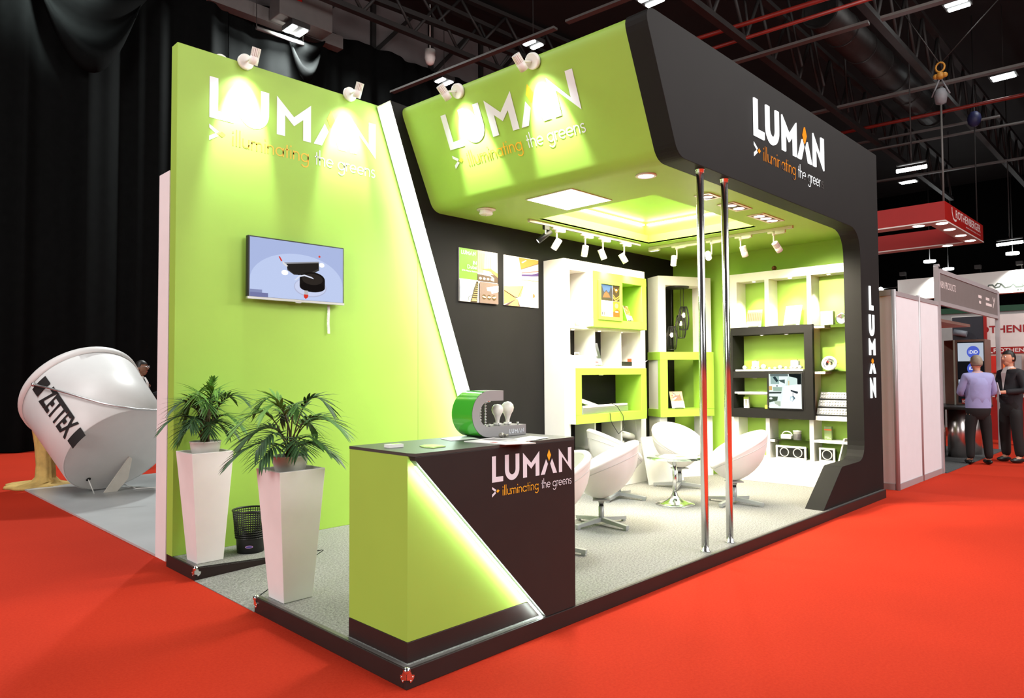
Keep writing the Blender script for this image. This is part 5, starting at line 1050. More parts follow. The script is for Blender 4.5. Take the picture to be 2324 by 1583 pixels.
a,b=at(540,5,y=14.0),at(720,60,y=14.0); mb=MB(); mb.box((4.6,14.0,a.z-.2),(b.x+.8,14.3,a.z+.15)); mb.build('wall_ledge',mat('pale_box',rgb(150,145,140)),None,kind='structure')
c=at(976,114,y=13.5); t=thing('camera_dome',c,'small white dome device hanging under the roof truss','dome'); mb=MB(); mb.lathe([(.16,0),(.16,-.25),(.14,-.32)],c,n=20,cap0=True); mb.sphere(c+V((0,0,-.32)),.14,16); mb.tube([c,(c.x,c.y,12.9)],.02,6); mb.build('dome_body',M_plastic,t)
# hoist
hk=at(2134,172,x=18); t=thing('chain_hoist',(hk.x,hk.y,5.55),'yellow hook chain hoist hanging from two slings above the red ring sign','hoist')
s1_,s2_=at(2000,0,x=18),at(2290,20,x=18); mb=MB(); mb.tube([hk+V((0,0,.3)),V((s1_.x,s1_.y,s1_.z+.5))],.015,6); mb.tube([hk+V((0,0,.3)),V((s2_.x,s2_.y,s2_.z+.5))],.015,6); mb.build('sling',M_steel,t)
M_yel=mat('hook_yellow',rgb(176,122,40),rough=.45,var=.15); mb=MB(); mb.tube([hk+V((.0,.1*math.sin(a/6*PI),.22+.12*math.cos(a/6*PI))) for a in range(12)],.025,6,closed=True); mb.sphere(hk,.1,12); mb.sphere(hk+V((0,-.1,0)),.07,10); mb.sphere(hk+V((0,.1,0)),.07,10); mb.build('hook',M_yel,t)
mb=MB(); mb.tube([hk+V((0,-.03,-.1)),hk+V((0,-.2,-.5))],.02,6); mb.tube([hk+V((0,.03,-.1)),hk+V((0,.2,-.5))],.02,6); mb.lathe([(.0001,-.75),(.12,-.7),(.15,-.5),(.1,-.35),(.0001,-.33)],hk,n=16); mb.build('chain_bag',mat('grey_bag',rgb(120,120,124),rough=.6,var=.1),t)
cz6=at(2130,445,x=16.6); mb=MB(); mb.tube([hk+V((0,0,-.6)),V((hk.x,hk.y,cz6.z))],.025,6); mb.build('chain',M_tray,t)
h2=at(2211,270,x=24); t=thing('chain_hoist',(h2.x,h2.y,6),'smaller blue motor hoist further back beside the red ring sign','hoist'); mb=MB(); mb.sphere(h2,.2,12,sz=1.3); mb.build('motor',mat('motor_blue',rgb(36,40,80),rough=.5),t); mb=MB(); mb.tube([h2,(h2.x,h2.y,6.0)],.02,6); mb.tube([h2,(h2.x,h2.y,12.9)],.02,6); mb.build('chain',M_steel,t)
# ------------------------------------------------------------------ red ring sign
M_rsign=mat('red_sign',rgb(150,20,15),rough=.5,var=.03); M_soff=mat('sign_soffit',rgb(216,206,200),rough=.5)
zb8,zt8=5.0,5.47; xa8,xb8,yf8,w8=16.38,20.3,1.36,.37; yfar=7.0
t=thing('hanging_ring_sign',((xa8+xb8)/2,3,zb8),'red square ring sign with round lights hanging from the roof at the right','hanging sign'); mb=MB()
for a,b in (((xa8,yf8,zb8+.03),(xa8+w8,yfar,zt8)),((xb8-w8,yf8,zb8+.03),(xb8,yfar,zt8)),((xa8+w8,yf8,zb8+.03),(xb8-w8,yf8+w8,zt8))): mb.box(a,b)
rs=mb.build('red_band',M_rsign,t); mb=MB()
for a,b in (((xa8-.01,yf8-.01,zb8),(xa8+w8+.01,yfar,zb8+.03)),((xb8-w8-.01,yf8-.01,zb8),(xb8+.01,yfar,zb8+.03)),((xa8+w8+.01,yf8-.01,zb8),(xb8-w8-.01,yf8+w8+.01,zb8+.03))): mb.box(a,b)
mb.build('soffit',M_soff,t)
for k,(x,y) in enumerate(((xa8+.2,yf8+.6),(xa8+.25,yf8+.12),(xa8+1.2,yf8+.18),(xa8+2.3,yf8+.18),(xa8+3.3,yf8+.18),(xb8-.2,yf8+.8),(xb8-.2,yf8+3.2))): mb=MB(); mb.lathe([(.0001,0),(.12,0),(.12,.006)],(x,y,zb8-.008),n=20); mb.build('ring_light',emit('ring_light_glow',(1,.97,.92),9),t)
M_wink=mat('white_ink',rgb(220,206,204)); mb=MB(); text_on(mb,'ROTHENBERGER',(xa8+1.0,yf8,zb8+.22),(1,0,0),(0,0,1),width=2.6,height=.2,bold=.012); text_on(mb,'pipetool technologies at work',(xa8+2.0,yf8,zb8+.12),(1,0,0),(0,0,1),width=1.6,height=.05)
P=lambda x,y:V((xa8+x,yf8-.002,zb8+y)); ribbon(mb,P,[(.65,.43),(.66,.3),(.75,.18),(.9,.14),(1.05,.17)],.05,0); mb.build('lettering',M_wink,rs)
# ------------------------------------------------------------------ far white fascia with arabic lettering
t=thing('fascia_sign',(26,2.5,4.1),'long white lit fascia with grey arabic lettering far behind the shell scheme','sign'); mb=MB(); mb.box((26,-1.2,4.12),(26.4,5.1,4.86)); fsn=mb.build('board',M_white,t)
mb=MB(); P=lambda y,z:V((25.995,y,z)); GW=.05
for st in ([(2.55,4.42),(2.5,4.33),(2.35,4.33),(2.3,4.42),(2.2,4.42),(2.12,4.32),(2.0,4.34),(1.96,4.44),(2.06,4.46),(2.12,4.38)],[(1.96,4.44),(1.85,4.3),(1.7,4.32),(1.62,4.4),(1.55,4.3),(1.35,4.3)],[(1.42,4.44),(1.35,4.32),(1.25,4.36),(1.2,4.3),(1.0,4.3),(.96,4.42)],[(1.0,4.3),(.8,4.3),(.78,4.65)],[(.62,4.68),(.62,4.3)],[(.45,4.65),(.42,4.36),(.3,4.3),(.1,4.34)]): ribbon(mb,P,st,GW,0)
text_on(mb,'ssa',(25.993,3.35,4.33),(0,-1,0),(0,0,1),width=.75,height=.2)
for y in (1.5,1.42,.9): mb.poly([P(y+.03*math.cos(i),4.2+.03*math.sin(i)) for i in range(6)])
mb.build('arabic_lettering',mat('grey_green_ink',rgb(84,92,84)),fsn)
for k in range(6):
    y=-.9+1.15*k; mb=MB(); mb.tube([(26.2,y,4.86),(26.1,y,5.0),(25.8,y,5.05)],.015,6); mb.box((25.65,y-.09,4.98),(25.85,y+.09,5.1)); mb.build('arm_light',M_steel,t)
    if k%2==0: light('SPOT','arm_glow',(25.7,y,4.97),420,(1,1,.94),(26.0,y,4.4),size=.05,angle=120,blend=.8,parent=t)
mb=MB(); mb.tube([(25.9,5.1,4.6),(25.9,5.6,4.58)],.015,6); mb.build('arm',M_steel,t); mb=MB(); mb.sphere((25.9,5.65,4.55),.1,12); mb.build('arm_lamp',M_bay,t)
# support posts of the fascia booth
mb=MB(); mb.box((26.05,-1.2,0),(26.35,-.9,4.119)); mb.box((26.05,4.8,0),(26.35,5.1,4.119)); mb.build('post',M_white,t)
# ------------------------------------------------------------------ tool maker's stand
t=thing('tool_stand_wall',(17,0,0),'white stand wall with red lettering and red shelves of goods behind the two men','stand wall'); mb=MB(); mb.box((17,-2.0,0),(17.2,1.42,2.82)); wv=mb.build('wall_board',mat('stand_white',rgb(214,208,204),rough=.5),t)
mb=MB(); text_on(mb,'ROTHENBERGER',(16.995,1.0,2.40),(0,-1,0),(0,0,1),width=1.78,height=.17,bold=.02); P=lambda y,z:V((16.993,y,z)); ribbon(mb,P,[(1.24,2.54),(1.22,2.45),(1.14,2.37),(1.0,2.35),(.9,2.4)],.035,0); mb.build('red_lettering',mat('red_ink',rgb(150,24,30)),wv)
mb=MB(); mb.box((16.97,-2.0,1.93),(16.999,.74,2.08)); rb=mb.build('red_band',M_rsign,t); mb=MB(); text_on(mb,'ROTHENBERGER',(16.968,.60,1.96),(0,-1,0),(0,0,1),width=1.1,height=.09,bold=.02); ribbon(mb,lambda y,z:V((16.966,y,z)),[(.7,2.02),(.68,1.97),(.62,1.95)],.025,0); mb.build('lettering',M_wink,rb)
mb=MB(); mb.box((16.99,-2.0,1.0),(16.999,.74,1.92)); sl=mb.build('slat_panel',mat('slat_grey',rgb(190,170,160),rough=.5),t)
random.seed(8)
for k in range(9):
    y=.6-.22*k; mb=MB(); mb.box((16.9,y-.08,1.5),(16.98,y+.04,1.88)); mb.build('tool_pack',mat(('pack_red','pack_orange','pack_grey')[k%3],(rgb(200,40,26),rgb(240,120,60),rgb(150,150,150))[k%3]),t)
mb=MB(); mb.box((16.96,.78,2.1),(16.999,1.4,2.8)); mb.box((16.93,.9,2.2),(16.96,1.0,2.3)); pc_=mb.build('picture_panel',mat('dark_picture',rgb(40,42,50)),t); mb=MB(); mb.tube([(16.9,1.36,2.45),(16.9,1.1,2.4)],.07,16); mb.build('pipe_picture',mat('pipe_grey',rgb(110,116,124)),t); mb=MB(); mb.box((16.95,.72,2.05),(16.998,.779,2.82)); mb.build('red_frame',M_rsign,t)
mb=MB(); mb.box((16.7,-2,0),(16.98,.74,.95)); mb.build('counter_base',M_rsign,t)
# dark block behind
mb=MB(); mb.box((20,-3,0),(20.2,3.2,3.1)); o=mb.build('stand_wall',mat('stand_grey',rgb(150,150,148),rough=.6),None,label='plain grey stand wall with a dark green top edge behind the tool stand',cat='stand wall'); mb=MB(); mb.box((19.96,-3,3.1),(20.22,3.2,3.25)); mb.build('top_edge',mat('dark_green_edge',rgb(30,74,50)),o)
# ------------------------------------------------------------------ shell scheme booth
M_shell=mat('shell_panel',rgb(222,222,226),rough=.5,var=.02); M_post=mat('shell_post',rgb(172,166,168),rough=.4,metal=.3,var=.02)
t=thing('shell_scheme_partition',(9.0,.06,0),'white panel partition with grey posts right of the black portal','partition')
ps=[7.95,9.05,10.07]
for i in range(2):
    mb=MB(); mb.box((ps[i]+.02,.055,.08),(ps[i+1]-.02,.075,2.54)); mb.build('panel',M_shell,t)
    mb=MB(); mb.box((ps[i]+.02,.045,.0),(ps[i+1]-.02,.085,.079)); mb.box((ps[i]+.02,.045,2.541),(ps[i+1]-.02,.085,2.6)); mb.build('rail',M_post,t)
mb=MB(); mb.box((7.94,.09,.08),(7.96,1.0,2.54)); mb.build('panel',M_shell,t); mb=MB(); mb.box((7.93,.09,0),(7.97,1.0,.079)); mb.box((7.93,.09,2.541),(7.97,1.0,2.62)); mb.build('rail',M_post,t)
for x in ps[:2]: mb=MB(); mb.cyl((x,.065,0),(x,.065,2.62),.028,n=16); mb.build('post',M_post,t)
t=thing('shell_scheme_header',(12.2,.06,0),'grey fascia header on two posts over the neighbouring stand entrance','header sign'); mb=MB(); mb.box((10.04,.03,0),(10.12,.10,3.14)); mb.cyl((10.08,.03,3.14),(10.08,.10,3.14),.04,n=20); mb.build('post',M_post,t,bevel=.004); mb=MB(); mb.box((14.38,.03,0),(14.46,.10,3.1)); mb.build('post',M_post,t,bevel=.004)
mb=MB(); mb.box((10.125,.04,3.05),(14.375,.09,3.12)); mb.box((10.125,.04,2.56),(14.375,.09,2.62)); mb.build('rail',M_post,t); mb=MB(); mb.box((10.125,.05,2.621),(14.375,.08,3.049)); hd=mb.build('fascia_panel',mat('fascia_grey',rgb(112,104,102),rough=.5),t)
mb=MB(); text_on(mb,'NBN PRODUCTS',(10.2,.05,2.83),(1,0,0),(0,0,1),width=.95,height=.11); 
for k,(x,z,w) in enumerate(((12.75,2.86,.25),(12.8,2.76,.15),(13.35,2.86,.3),(13.35,2.76,.5))): mb.box((x,.0485,z),(x+w,.0498,z+.05))
P=lambda x,z:V((x,.0485,z)); ribbon(mb,P,[(13.95,2.75),(14.15,2.95)],.04,0); ribbon(mb,P,[(13.95,2.95),(14.05,2.86)],.04,0); mb.build('lettering',M_wink,hd)
mb=MB(); mb.box((10.1,.0,.0005),(14.4,4,.012)); mb.build('floor_mat',carpet('dark_grey_carpet',rgb(70,70,72),rgb(100,100,100),60,.2),None,label='dark grey floor mat of the neighbouring stand',cat='floor mat')
mb=MB(); mb.box((10.2,.5,2.42),(14.3,1.3,2.47)); mb.build('ceiling_tile',mat('tile_cream',rgb(200,184,168)),t)
# kiosk
M_wood=mat('walnut_veneer',rgb(96,70,60),rough=.4,var=.15,scale=4)
t=thing('display_kiosk',(13.1,.35,0),'walnut kiosk with a stacked advert screen behind the man in the lilac shirt','kiosk'); mb=MB(); mb.prism([(13.0,.02,.92),(13.0,.50,.92),(13.22,.72,.92),(13.5,.72,.92),(13.5,.02,.92)],(0,0,1.2)); kb=mb.build('cabinet',M_wood,t,bevel=.004)
mb=MB(); mb.box((12.975,.49,.92),(12.999,.515,2.12)); mb.build('edge_strip',M_alu,t)
kp=[((24,24,28),R(0,0,1,1)),((206,216,232),R(.02,.68,.98,.98)),((90,110,226),E(.6,.83,.24,.1,24)),((90,110,226),E(.6,.56,.24,.1,24)),((206,216,232),R(.02,.12,.98,.38))]
picture('screen',(12.999,.455,.86+.1),(0,-.42,0),(0,0,1.12),kp,t,glow=.75)
mb=MB(); text_on(mb,'iDiD',(12.99,.27,1.86),(0,-1,0),(0,0,1),width=.14,height=.06,bold=.02); text_on(mb,'iDiD',(12.99,.27,1.565),(0,-1,0),(0,0,1),width=.14,height=.06,bold=.02); mb.build('screen_lettering',emit('screen_white',(.95,.97,1),.9),t)
mb=MB(); mb.box((12.99,.1,.94),(12.999,.40,1.03)); rl=mb.build('red_plate',M_rsign,t); mb=MB(); text_on(mb,'ROTHENBERGER',(12.986,.39,.96),(0,-1,0),(0,0,1),width=.27,height=.05,bold=.02); mb.build('plate_lettering',M_wink,rl)
t=thing('chrome_column_table',(12.6,.45,0.012),'table on three thick chrome columns carrying the walnut kiosk','table'); mb=MB(); mb.box((12.0,.02,.87),(13.55,.95,.918)); mb.build('table_top',M_dark,t,bevel=.01)
for x,y in ((12.25,.68),(12.5,.36),(13.15,.3)): mb=MB(); mb.cyl((x,y,.013),(x,y,.869),.17,n=32); mb.build('column',mat('brushed_chrome',(.75,.68,.66),rough=.28,metal=1,var=.02),t)
# ------------------------------------------------------------------ plain white wall and grey platform at the left
mb=MB(); mb.box((.05,3.37,0),(2.6,3.61,3.28)); mb.build('stand_wall',mat('white_stand_wall',rgb(232,224,224),rough=.5,var=.02),None,label='plain white wall end standing behind the green wall, at its left edge',cat='stand wall')
mb=MB(); mb.box((.05,3.62,.0),(6,8.87,.02)); mb.build('grey_platform',mat('grey_vinyl_floor',rgb(180,183,183),rough=.3,var=.1,scale=1.2,bump=.05,bscale=20),None,label='flat grey vinyl platform under the giant white bucket',cat='platform')
# ------------------------------------------------------------------ giant bucket
bk_axis=(FW*.44+(-RT*.757+UP*.65)*.898).normalized(); Rb,Rr_,Lb=.685,.74,1.27
up_=V((0,0,1)); wv_=(up_-bk_axis*up_.dot(bk_axis)).normalized(); low=at(234,1110,z=.02); BC=low+wv_*Rb
e1=(-FW-bk_axis*(-FW).dot(bk_axis)).normalized(); e2=bk_axis.cross(e1).normalized()
t=thing('giant_bucket',(BC.x,BC.y,.021),'giant white paint bucket tipped over on the grey platform at the left','bucket')
def bpnt(s,ph,off=0): 
    r=Rb+(Rr_-Rb)*s/Lb+off; return BC+bk_axis*s+e1*(r*math.cos(ph))+e2*(r*math.sin(ph))
M_bk=mat('bucket_white',rgb(222,220,218),rough=.4,var=.02)
mb=MB(); mb.lathe([(Rb-.012,.0),(Rb,.006),(Rr_,Lb),(Rr_-.03,Lb),(Rb-.02,.06),(.0001,.06)],BC,bk_axis,72); mb.build('shell',M_bk,t)
mb=MB(); mb.lathe([(.0001,.002),(Rb-.013,.002),(Rb-.013,.03)],BC,bk_axis,72,smooth=False); mb.build('base_disc',M_bk,t)
mb=MB(); mb.lathe([(Rr_-.002,Lb-.10),(Rr_+.018,Lb-.09),(Rr_+.022,Lb-.01),(Rr_+.012,Lb+.012),(Rr_-.02,Lb+.01)],BC,bk_axis,72); mb.build('rim',M_bk,t)
# lettering wrapped on the side
sgn=1 if (bpnt(.7,.5)-CAM).dot(UP)<(bpnt(.7,-.5)-CAM).dot(UP) else -1
def bhit(u,v,off=.02):
    d=ray(u,v).normalized()
    for i in range(2400):
        p=CAM+d*(6.5+i*.003); q=p-BC; s=q.dot(bk_axis); r=(q-bk_axis*s).length
        if r<=Rb+(Rr_-Rb)*s/Lb+off and -.1<s<Lb+.2: return p
    return CAM+d*9.6
_q=bhit(150,958,0)-BC; TPH=math.atan2(_q.dot(e2),_q.dot(e1)); TS=1 if (bpnt(.7,TPH+.2)-CAM).dot(RT)/(bpnt(.7,TPH+.2)-CAM).dot(FW)>(bpnt(.7,TPH-.2)-CAM).dot(RT)/(bpnt(.7,TPH-.2)-CAM).dot(FW) else -1
def wrap(x,y,off=.011): # x along bucket from rim to base, y across (towards the top)
    return bpnt(Lb-.21-x*1.02,TPH+TS*y/.72,off)
mb=MB(); vs,fs=textmesh('ZETTEX',1.0,.035); xx0=min(v.x for v in vs); xx1=max(v.x for v in vs); yy1=max(v.y for v in vs)
mb.add([wrap(.17+(v.x-xx0)/(xx1-xx0)*.74,v.y/yy1*.25-.125) for v in vs],fs)
for x in (-.04,.96):
    for i in range(6): mb.add([wrap(x,-.115+.23*i/6),wrap(x+.15,-.115+.23*i/6),wrap(x+.15,-.115+.23*(i+1)/6),wrap(x,-.115+.23*(i+1)/6)],[(0,1,2,3)])
mb.build('lettering',mat('black_vinyl',rgb(38,34,34),rough=.5),t)
pts=[bhit(u,v,.03) for u,v in ((76,872),(110,880),(150,891),(190,903),(230,914),(270,922),(310,928),(345,930))]
mb=MB(); mb.tube(pts+[pts[-1]+RT*.25+FW*.1],.013,8); mb.sphere(pts[0],.03,10); mb.build('handle',M_alu,t)
q=at(285,1077,x=0) ; c=BC-bk_axis*.002; mb=MB(); hc=bpnt(0,0)-bpnt(0,0); hp_=at(255,1080,y=BC.y-.45)
ho=BC-bk_axis*.004+e2*(sgn*.52)+e1*.1; mb.lathe([(.0001,0),(.03,0)],ho,bk_axis,16); mb.build('cable_hole',M_dark,t)
yb=low.y-.32; pl=[at(u,v,y=yb) for u,v in ((236,1110),(266,1114),(291,1085),(300,1040),(294,1036))]
for p in pl[:2]: p.z=.021
mb=MB(); mb.prism(pl,(0,.03,0)); mb.build('support_fin',mat('fin_white',rgb(206,200,190),rough=.5,var=.08),t)
mb=MB(); mb.tube([ho,ho+V((.05,-.1,-.2)),at(282,1098,z=.03),at(310,1108,z=.03),at(358,1105,z=.03),at(420,1105,z=.03)],.007,6); mb.build('white_cable',M_plastic,t)
# pouring goo
gc=at(86,1104,z=.0); M_goo=mat('ochre_foam',rgb(196,166,96),rough=.8,var=.2,scale=8,bump=.6,bscale=18)
t=thing('poured_goo',(gc.x,gc.y+.1,0),'ochre poured paint column and puddle under the bucket rim','poured paint'); mb=MB(); n=36; random.seed(4); rr=[1+.1*math.sin(3*2*PI*i/n)+.06*math.sin(7*2*PI*i/n+1) for i in range(n)]; k=0
rings=[(.0,.001),(.40,.001),(.39,.03),(.30,.05),(.17,.075),(.125,.13),(.115,.3),(.12,.6),(.135,.9),(.16,1.05)]
top=at(85,958,y=gc.y+.1)
for r,z in rings:
    for i in range(n):
        w=2*PI*i/n; f=rr[i] if z<.06 else 1+.07*math.sin(11*w)+.05*math.sin(17*w+2); xo=-.06*max(0,z-.3); 
        L1=1.05 if z<.06 else 1
        v=-RT*(r*f*math.cos(w)*L1)+V((FW.x,FW.y,0))*(r*f*math.sin(w)*.9); mb.v.append(V((gc.x+(.13 if z>.06 else .0)*RT.x+v.x-RT.x*(max(0,z-.4)*.12),gc.y+.1+(.13 if z>.06 else 0)*RT.y+v.y-RT.y*(max(0,z-.4)*.12),z)))
for j in range(len(rings)-1):
    for i in range(n): mb.f.append([j*n+i,j*n+(i+1)%n,(j+1)*n+(i+1)%n,(j+1)*n+i]); mb.m.append(0); mb.s.append(True)
mb.build('goo_column',M_goo,t)
# ------------------------------------------------------------------ people
M_skin=mat('skin',rgb(206,150,122),rough=.5,var=.05); M_skind=mat('skin_dark',rgb(122,82,62),rough=.5,var=.05)
def skin(name,verts,edges,radii,m,parent,sub=1,extra=None,mats=None):
    me=bpy.data.meshes.new('sk'); me.from_pydata([V(v) for v in verts],edges,[]); o=bpy.data.objects.new('sk',me); COL.objects.link(o)
    o.modifiers.new('s','SKIN'); sd=me.skin_vertices[0].data
    for i,r in enumerate(radii): sd[i].radius=(r,r) if not isinstance(r,tuple) else r; sd[i].use_root=(i==0)
    s=o.modifiers.new('u','SUBSURF'); s.levels=sub; s.render_levels=sub
    dg=bpy.context.evaluated_depsgraph_get(); ev=bpy.data.meshes.new_from_object(o.evaluated_get(dg)); bpy.data.objects.remove(o)
    mb=MB(); mb.add([v.co.copy() for v in ev.vertices],[list(p.vertices) for p in ev.polygons],0,True); bpy.data.meshes.remove(ev)
    if extra: extra(mb)
    return mb.build(name,mats or m,parent,local=True)
def hand(vs,es,rs,wi,wrist,dr,palm,thumb):
    """add palm and five fingers to a skeleton; dr finger direction, palm = palm normal, thumb = thumb side"""
    w=V(wrist); d=V(dr).normalized(); p=V(palm).normalized(); t=V(thumb).normalized()
    def add(q,r,pa): vs.append(tuple(q)); rs.append(r); es.append((pa,len(vs)-1)); return len(vs)-1
    k=add(w+d*.05,(.03,.02),wi)
    for i,(o,l) in enumerate(((.03,.075),(.01,.085),(-.01,.08),(-.03,.062))):
        a=add(w+d*.085+t*o,.0105,k); b=add(w+d*(.085+l*.55)+t*o+p*.008,.0092,a); add(w+d*(.085+l*.85)+t*o+p*(.03),.008,b)
    a=add(w+d*.04+t*.04,.0115,k); add(w+d*.075+t*.062+p*.01,.0095,a)
def person(name,label,loc,rz,h,arms,skinm,hair,top,topm,legsm,collar=None,bald=False,glasses=False,lean=0,jacket=False,stance=.1,build=1.0):
    """local frame: faces -y, feet at z 0; arms: two (elbow, wrist, finger dir, palm, thumb)"""
    t=thing(name,loc,label,'person',None,rz); k=h/1.8
    vs=[(0,0,.97),(0,.01,1.12),(0,.02,1.32),(0,.015,1.46),(0,0,1.53),(0,-.015,1.60),(0,-.02,1.68),(0,-.005,1.735)]
    rs=[(.12*build,.09),(.12*build,.09),(.14*build,.10),(.10,.075),.052,.06,(.075,.092),(.062,.075)]; es=[(0,1),(1,2),(2,3),(3,4),(4,5),(5,6),(6,7)]
    L=[]
    for s in (-1,1):
        b=len(vs); vs+=[(s*.095,0,.88),(s*(.1+stance*.2),-.01,.49),(s*(.1+stance*.3),.02,.09),(s*(.1+stance*.35),-.11,.03)]; rs+=[.09*build,.062,.042,.032]; es+=[(0,b),(b,b+1),(b+1,b+2),(b+2,b+3)]; L.append(b)
    A=[]
    for s,(el,wr,fd,pm,th) in zip((-1,1),arms):
        b=len(vs); vs+=[(s*.175,.015,1.44),el,wr]; rs+=[.062*build,.046,.030]; es+=[(2 if False else 3,b),(b,b+1),(b+1,b+2)]; A.append(b); hand(vs,es,rs,b+2,wr,fd,pm,th)
    sc3=lambda v:(v[0]*k,v[1]*k+lean*v[2]*.0,v[2]*k); vs2=[sc3(v) for v in vs]; rs2=[(r[0]*k,r[1]*k) if isinstance(r,tuple) else r*k for r in rs]
    def head(mb):
        c=V((0,-.02,1.685))*k
        mb.sphere(c,.1*k,20,sx=.80,sy=.98,sz=1.18); mb.sphere(c+V((0,-.03,-.07))*k,.06*k,14,sx=.85,sy=.95,sz=.95)
        mb.add([c+V(p)*k for p in ((-.012,-.092,.0),(.012,-.092,.0),(0,-.096,.03),(-.016,-.09,-.028),(.016,-.09,-.028),(0,-.122,-.022))],[(0,5,3),(1,4,5),(0,2,5),(2,1,5),(3,5,4)])
        for s in (-1,1):
            mb.sphere(c+V((s*.08,.012,-.01))*k,.03*k,10,sx=.35,sy=.7,sz=1.0)
            mb.sphere(c+V((s*.03,-.085,.018))*k,.012*k,8,mi=1); mb.sphere(c+V((s*.03,-.095,.018))*k,.006*k,6,mi=2)
        mb.sphere(c+V((0,-.085,-.062))*k,.022*k,10,sx=1.1,sy=.5,sz=.35,mi=3)
    skin('body',vs2,es,rs2,skinm,t,1,head,[skinm,mat('eye_white',rgb(225,220,215)),mat('pupil',rgb(30,24,22)),mat('lips',rgb(160,90,82))])
    # top
    idx=[0,1,2,3]; tv=[(0,0,.93),vs[1],vs[2],(0,.015,1.455),(0,.005,1.515)]; tr=[(.185*build,.17),(.178*build,.16),(.19*build,.15),(.13,.10),(.066,.066)]; te=[(0,1),(1,2),(2,3),(3,4)]
    if jacket: tv[0]=(0,0,.80); tr[0]=(.19*build,.17)
    for s,b in zip((-1,1),A):
        i=len(tv); e_,w_=V(vs[b+1]),V(vs[b+2]); tv+=[vs[b],tuple(e_),tuple(e_.lerp(w_,.86))]; tr+=[.078*build,.062,.046]; te+=[(3,i),(i,i+1),(i+1,i+2)]
    ztop=.80 if jacket else .93
    def torso(mb): mb.lathe([(.168*k*build,ztop*k),(.172*k*build,1.0*k),(.165*k*build,1.12*k),(.18*k*build,1.3*k),(.155*k*build,1.42*k),(.07*k,1.49*k)],(0,.01,0),n=32,sx=1.0,sy=.72)
    skin(top,[sc3(v) for v in tv],te,[(r[0]*k,r[1]*k) if isinstance(r,tuple) else r*k for r in tr],topm,t,1,torso)
    pv=[(0,0,.93),(0,0,1.0)]; pr=[(.172*build,.16),(.17*build,.155)]; pe=[(0,1)]
    for s,b in zip((-1,1),L):
        i=len(pv); pv+=[vs[b],vs[b+1],(vs[b+2][0],vs[b+2][1],.075)]; pr+=[.105*build,.082,.068]; pe+=[(0,i),(i,i+1),(i+1,i+2)]
    def hips(mb): mb.lathe([(.10*k*build,.74*k),(.155*k*build,.80*k),(.168*k*build,.9*k),(.160*k*build,1.04*k)],(0,.0,0),n=32,sx=1.0,sy=.74)
    skin('trousers',[sc3(v) for v in pv],pe,[(r[0]*k,r[1]*k) if isinstance(r,tuple) else r*k for r in pr],legsm,t,1,hips)
    for b in L:
        x,y=vs[b+2][0]*k,vs[b+2][1]*k; mb=MB(); mb.sphere((x,y-.05*k,.045),.05*k,16,sx=.95,sy=2.6,sz=.85); mb.v=[V((p.x,p.y,max(p.z,.002))) for p in mb.v]; mb.build('shoe',M_dark,t,local=True)
    c=V((0,-.02,1.685))*k; mb=MB()
    n_,m_=24,10
    for j in range(m_+1):
        for i in range(n_):
            w=2*PI*i/n_; fr=(1-math.sin(w))/2 # 1 at back? sin(w)=-1 is the face side
            lim=math.radians(118 if math.sin(w)>-.2 else 62); ph=lim*j/m_; rr_=.106*k
            mb.v.append(c+V((rr_*.84*math.sin(ph)*math.cos(w),rr_*1.03*math.sin(ph)*math.sin(w)+.004,rr_*1.2*math.cos(ph))))
    for j in range(m_):
        for i in range(n_): mb.f.append([j*n_+i,j*n_+(i+1)%n_,(j+1)*n_+(i+1)%n_,(j+1)*n_+i]); mb.m.append(0); mb.s.append(True)
    ho_=mb.build('hair',hair,t,local=True); so=ho_.modifiers.new('s','SOLIDIFY'); so.thickness=.006
    if collar:
        mb=MB(); mb.lathe([(.068*k,1.495*k),(.062*k,1.545*k)],(0,0,0),n=24,sy=.95)
        if jacket: mb.add([V(p)*k for p in ((-.05,-.118,1.44),(.05,-.118,1.44),(0,-.135,1.15),(-.035,-.075,1.53),(.035,-.075,1.53))],[(0,1,2),(3,4,1,0)])
        mb.build('collar',collar,t,local=True)
    if glasses:
        mb=MB()
        for s in (-1,1):
            q=c+V((s*.032,-.108,.018))*k; mb.tube([q+V((.024*math.cos(a*PI/6),0,.018*math.sin(a*PI/6)))*k for a in range(12)],.0025,5,closed=True); mb.tube([q+V((s*.024,0,.0))*k,c+V((s*.085,.01,.01))*k],.0025,5)
        mb.build('glasses',M_alu,t,local=True)
    return t
def face(dx,dy): return math.atan2(dx,-dy)
M_lilac=mat('lilac_shirt',rgb(150,150,196),rough=.7,var=.06,scale=5,bump=.3,bscale=9); M_suit=mat('black_suit',rgb(30,30,34),rough=.75,var=.1); M_trs=mat('black_trousers',rgb(24,22,22),rough=.8,var=.1)
M_grey=mat('grey_hair',rgb(140,128,112),rough=.7,var=.2,scale=30); M_bh=mat('black_hair',rgb(24,18,15),rough=.5,var=.1); M_wsh=mat('white_shirt',rgb(222,218,216),rough=.6)
fold=[((-.27,-.02,1.17),(-.06,-.21,1.12),(1,-.3,.1),(0,1,0),(0,0,1)),((.27,-.02,1.17),(.08,-.2,1.15),(-1,-.3,0),(0,1,0),(0,0,1))]
person('person','man with grey hair in a lilac shirt and black trousers, back to the viewer',(11.62,-.12,.001),face(.80,.58),1.80,fold,M_skin,M_grey,'shirt',M_lilac,M_trs,collar=M_lilac,build=1.12,stance=.14,glasses=True)
hold=[((-.26,.0,1.16),(-.12,-.27,1.14),(.5,-.9,.0),(1,0,0),(0,0,1)),((.26,.02,1.16),(.1,-.27,1.13),(-.5,-.9,.1),(-1,0,0),(0,0,1))]
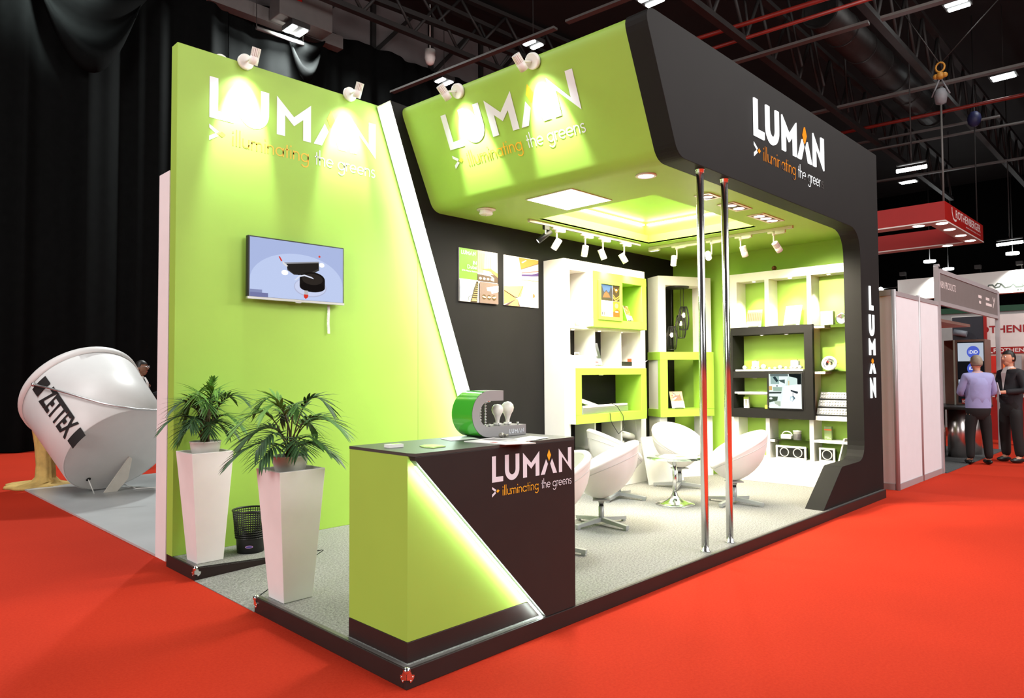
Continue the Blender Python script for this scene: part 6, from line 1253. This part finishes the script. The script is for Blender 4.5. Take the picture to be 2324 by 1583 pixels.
pB=person('person','dark haired man in a black suit holding a folder, at the right edge',(12.30,-.46,.001),face(-.85,.64),1.88,hold,M_skin,M_bh,'jacket',M_suit,M_trs,collar=M_wsh,jacket=True,stance=.1)
f=V((-.86,.50,0)).normalized(); s=V((-f.y,f.x,0)); o=V((12.30,-.46,0))+f*.34+V((0,0,1.15)); t=thing('folder',(o.x,o.y,1.15),'white and blue brochure folder held by the man in the black suit','folder'); mb=MB(); mb.obox(o-s*.15,s*.26,V((0,0,.2))+f*.06,f*.012); mb.build('cover',mat('folder_white',rgb(206,206,214)),t); mb=MB(); mb.obox(o+s*.06+f*-.002,s*.05,V((0,0,.2))+f*.06,f*.001); mb.build('blue_print',mat('folder_blue',rgb(60,64,150)),t)
arms0=[((-.25,.02,1.16),(-.2,-.2,1.05),(.2,-.9,-.2),(1,0,0),(0,0,1)),((.26,-.05,1.2),(.2,-.3,1.28),(-.2,-.9,.2),(-1,0,0),(0,0,1))]
q=at(318,850,y=9.6); person('person','man with glasses in a dark jacket standing right behind the giant bucket',(q.x,9.6,.001),face(.78,-.62),1.78,arms0,M_skind,M_bh,'jacket',M_suit,M_trs,collar=M_wsh,jacket=True,glasses=True)
q=at(276,845,y=11.2); person('person','man in dark clothes almost hidden behind the upper edge of the bucket',(q.x,11.2,.001),face(.9,-.4),1.84,arms0,M_skind,M_bh,'jacket',M_suit,M_trs,collar=M_suit,jacket=True,glasses=True)
q=at(2290,835,x=15.6); person('person','person in a red top seen between the two men at the far stand',(q.x,q.y,.001),face(-1,0),1.62,arms0,M_skin,M_bh,'red_top',M_rsign,M_trs)
# ------------------------------------------------------------------ light of the hall and added fills
w=bpy.data.worlds.new('world'); sc.world=w; w.use_nodes=True; bg=w.node_tree.nodes['Background']; bg.inputs['Color'].default_value=(.9,.95,1,1); bg.inputs['Strength'].default_value=.035
light('AREA','hall_lamp_front',(7,-8,12),950,(1,.98,.95),(6,-3,0),size=7)
light('AREA','front_fill',(4,-15,8),1500,(1,.99,.97),(3,0,1.5),size=6)  # unseen frontal fill, added to brighten the upright front faces
light('AREA','left_fill',(-12,-1.5,5.5),1350,(1,.98,.96),(-1,0.3,.6),size=5)  # unseen side fill, set low to brighten the left-facing sides
light('AREA','hall_lamp_far',(13,-6,9.5),800,(1,.98,.95),(11,0,1),size=6)
light('AREA','hall_lamp_rear',(-3,7,10),520,(1,1,1),(0,8,0),size=4)
a=at(120,60,y=13.4); q=at(130,10,y=14.2); light('SPOT','drape_lamp',(q.x-.3,11.9,q.z+1.2),4200,(.88,1,.96),(q.x,14.3,q.z+.1),size=.2,angle=52,blend=1)
light('AREA','interior_fill',(4.56,1.557,ZC+.30),190,(1,.88,.66),(4.56,1.557,0),size=1.95,sizey=1.3,parent=cn)  # added general fill for the stand interior, tucked into the recess
vs_=sc.view_settings; vs_.view_transform='Standard'; vs_.look='None'; vs_.exposure=0.0; vs_.gamma=1.0; vs_.use_curve_mapping=False
sc.cycles.use_denoising=True; sc.cycles.max_bounces=8; sc.cycles.transparent_max_bounces=8; sc.cycles.sample_clamp_indirect=6; sc.cycles.caustics_reflective=False; sc.cycles.caustics_refractive=False
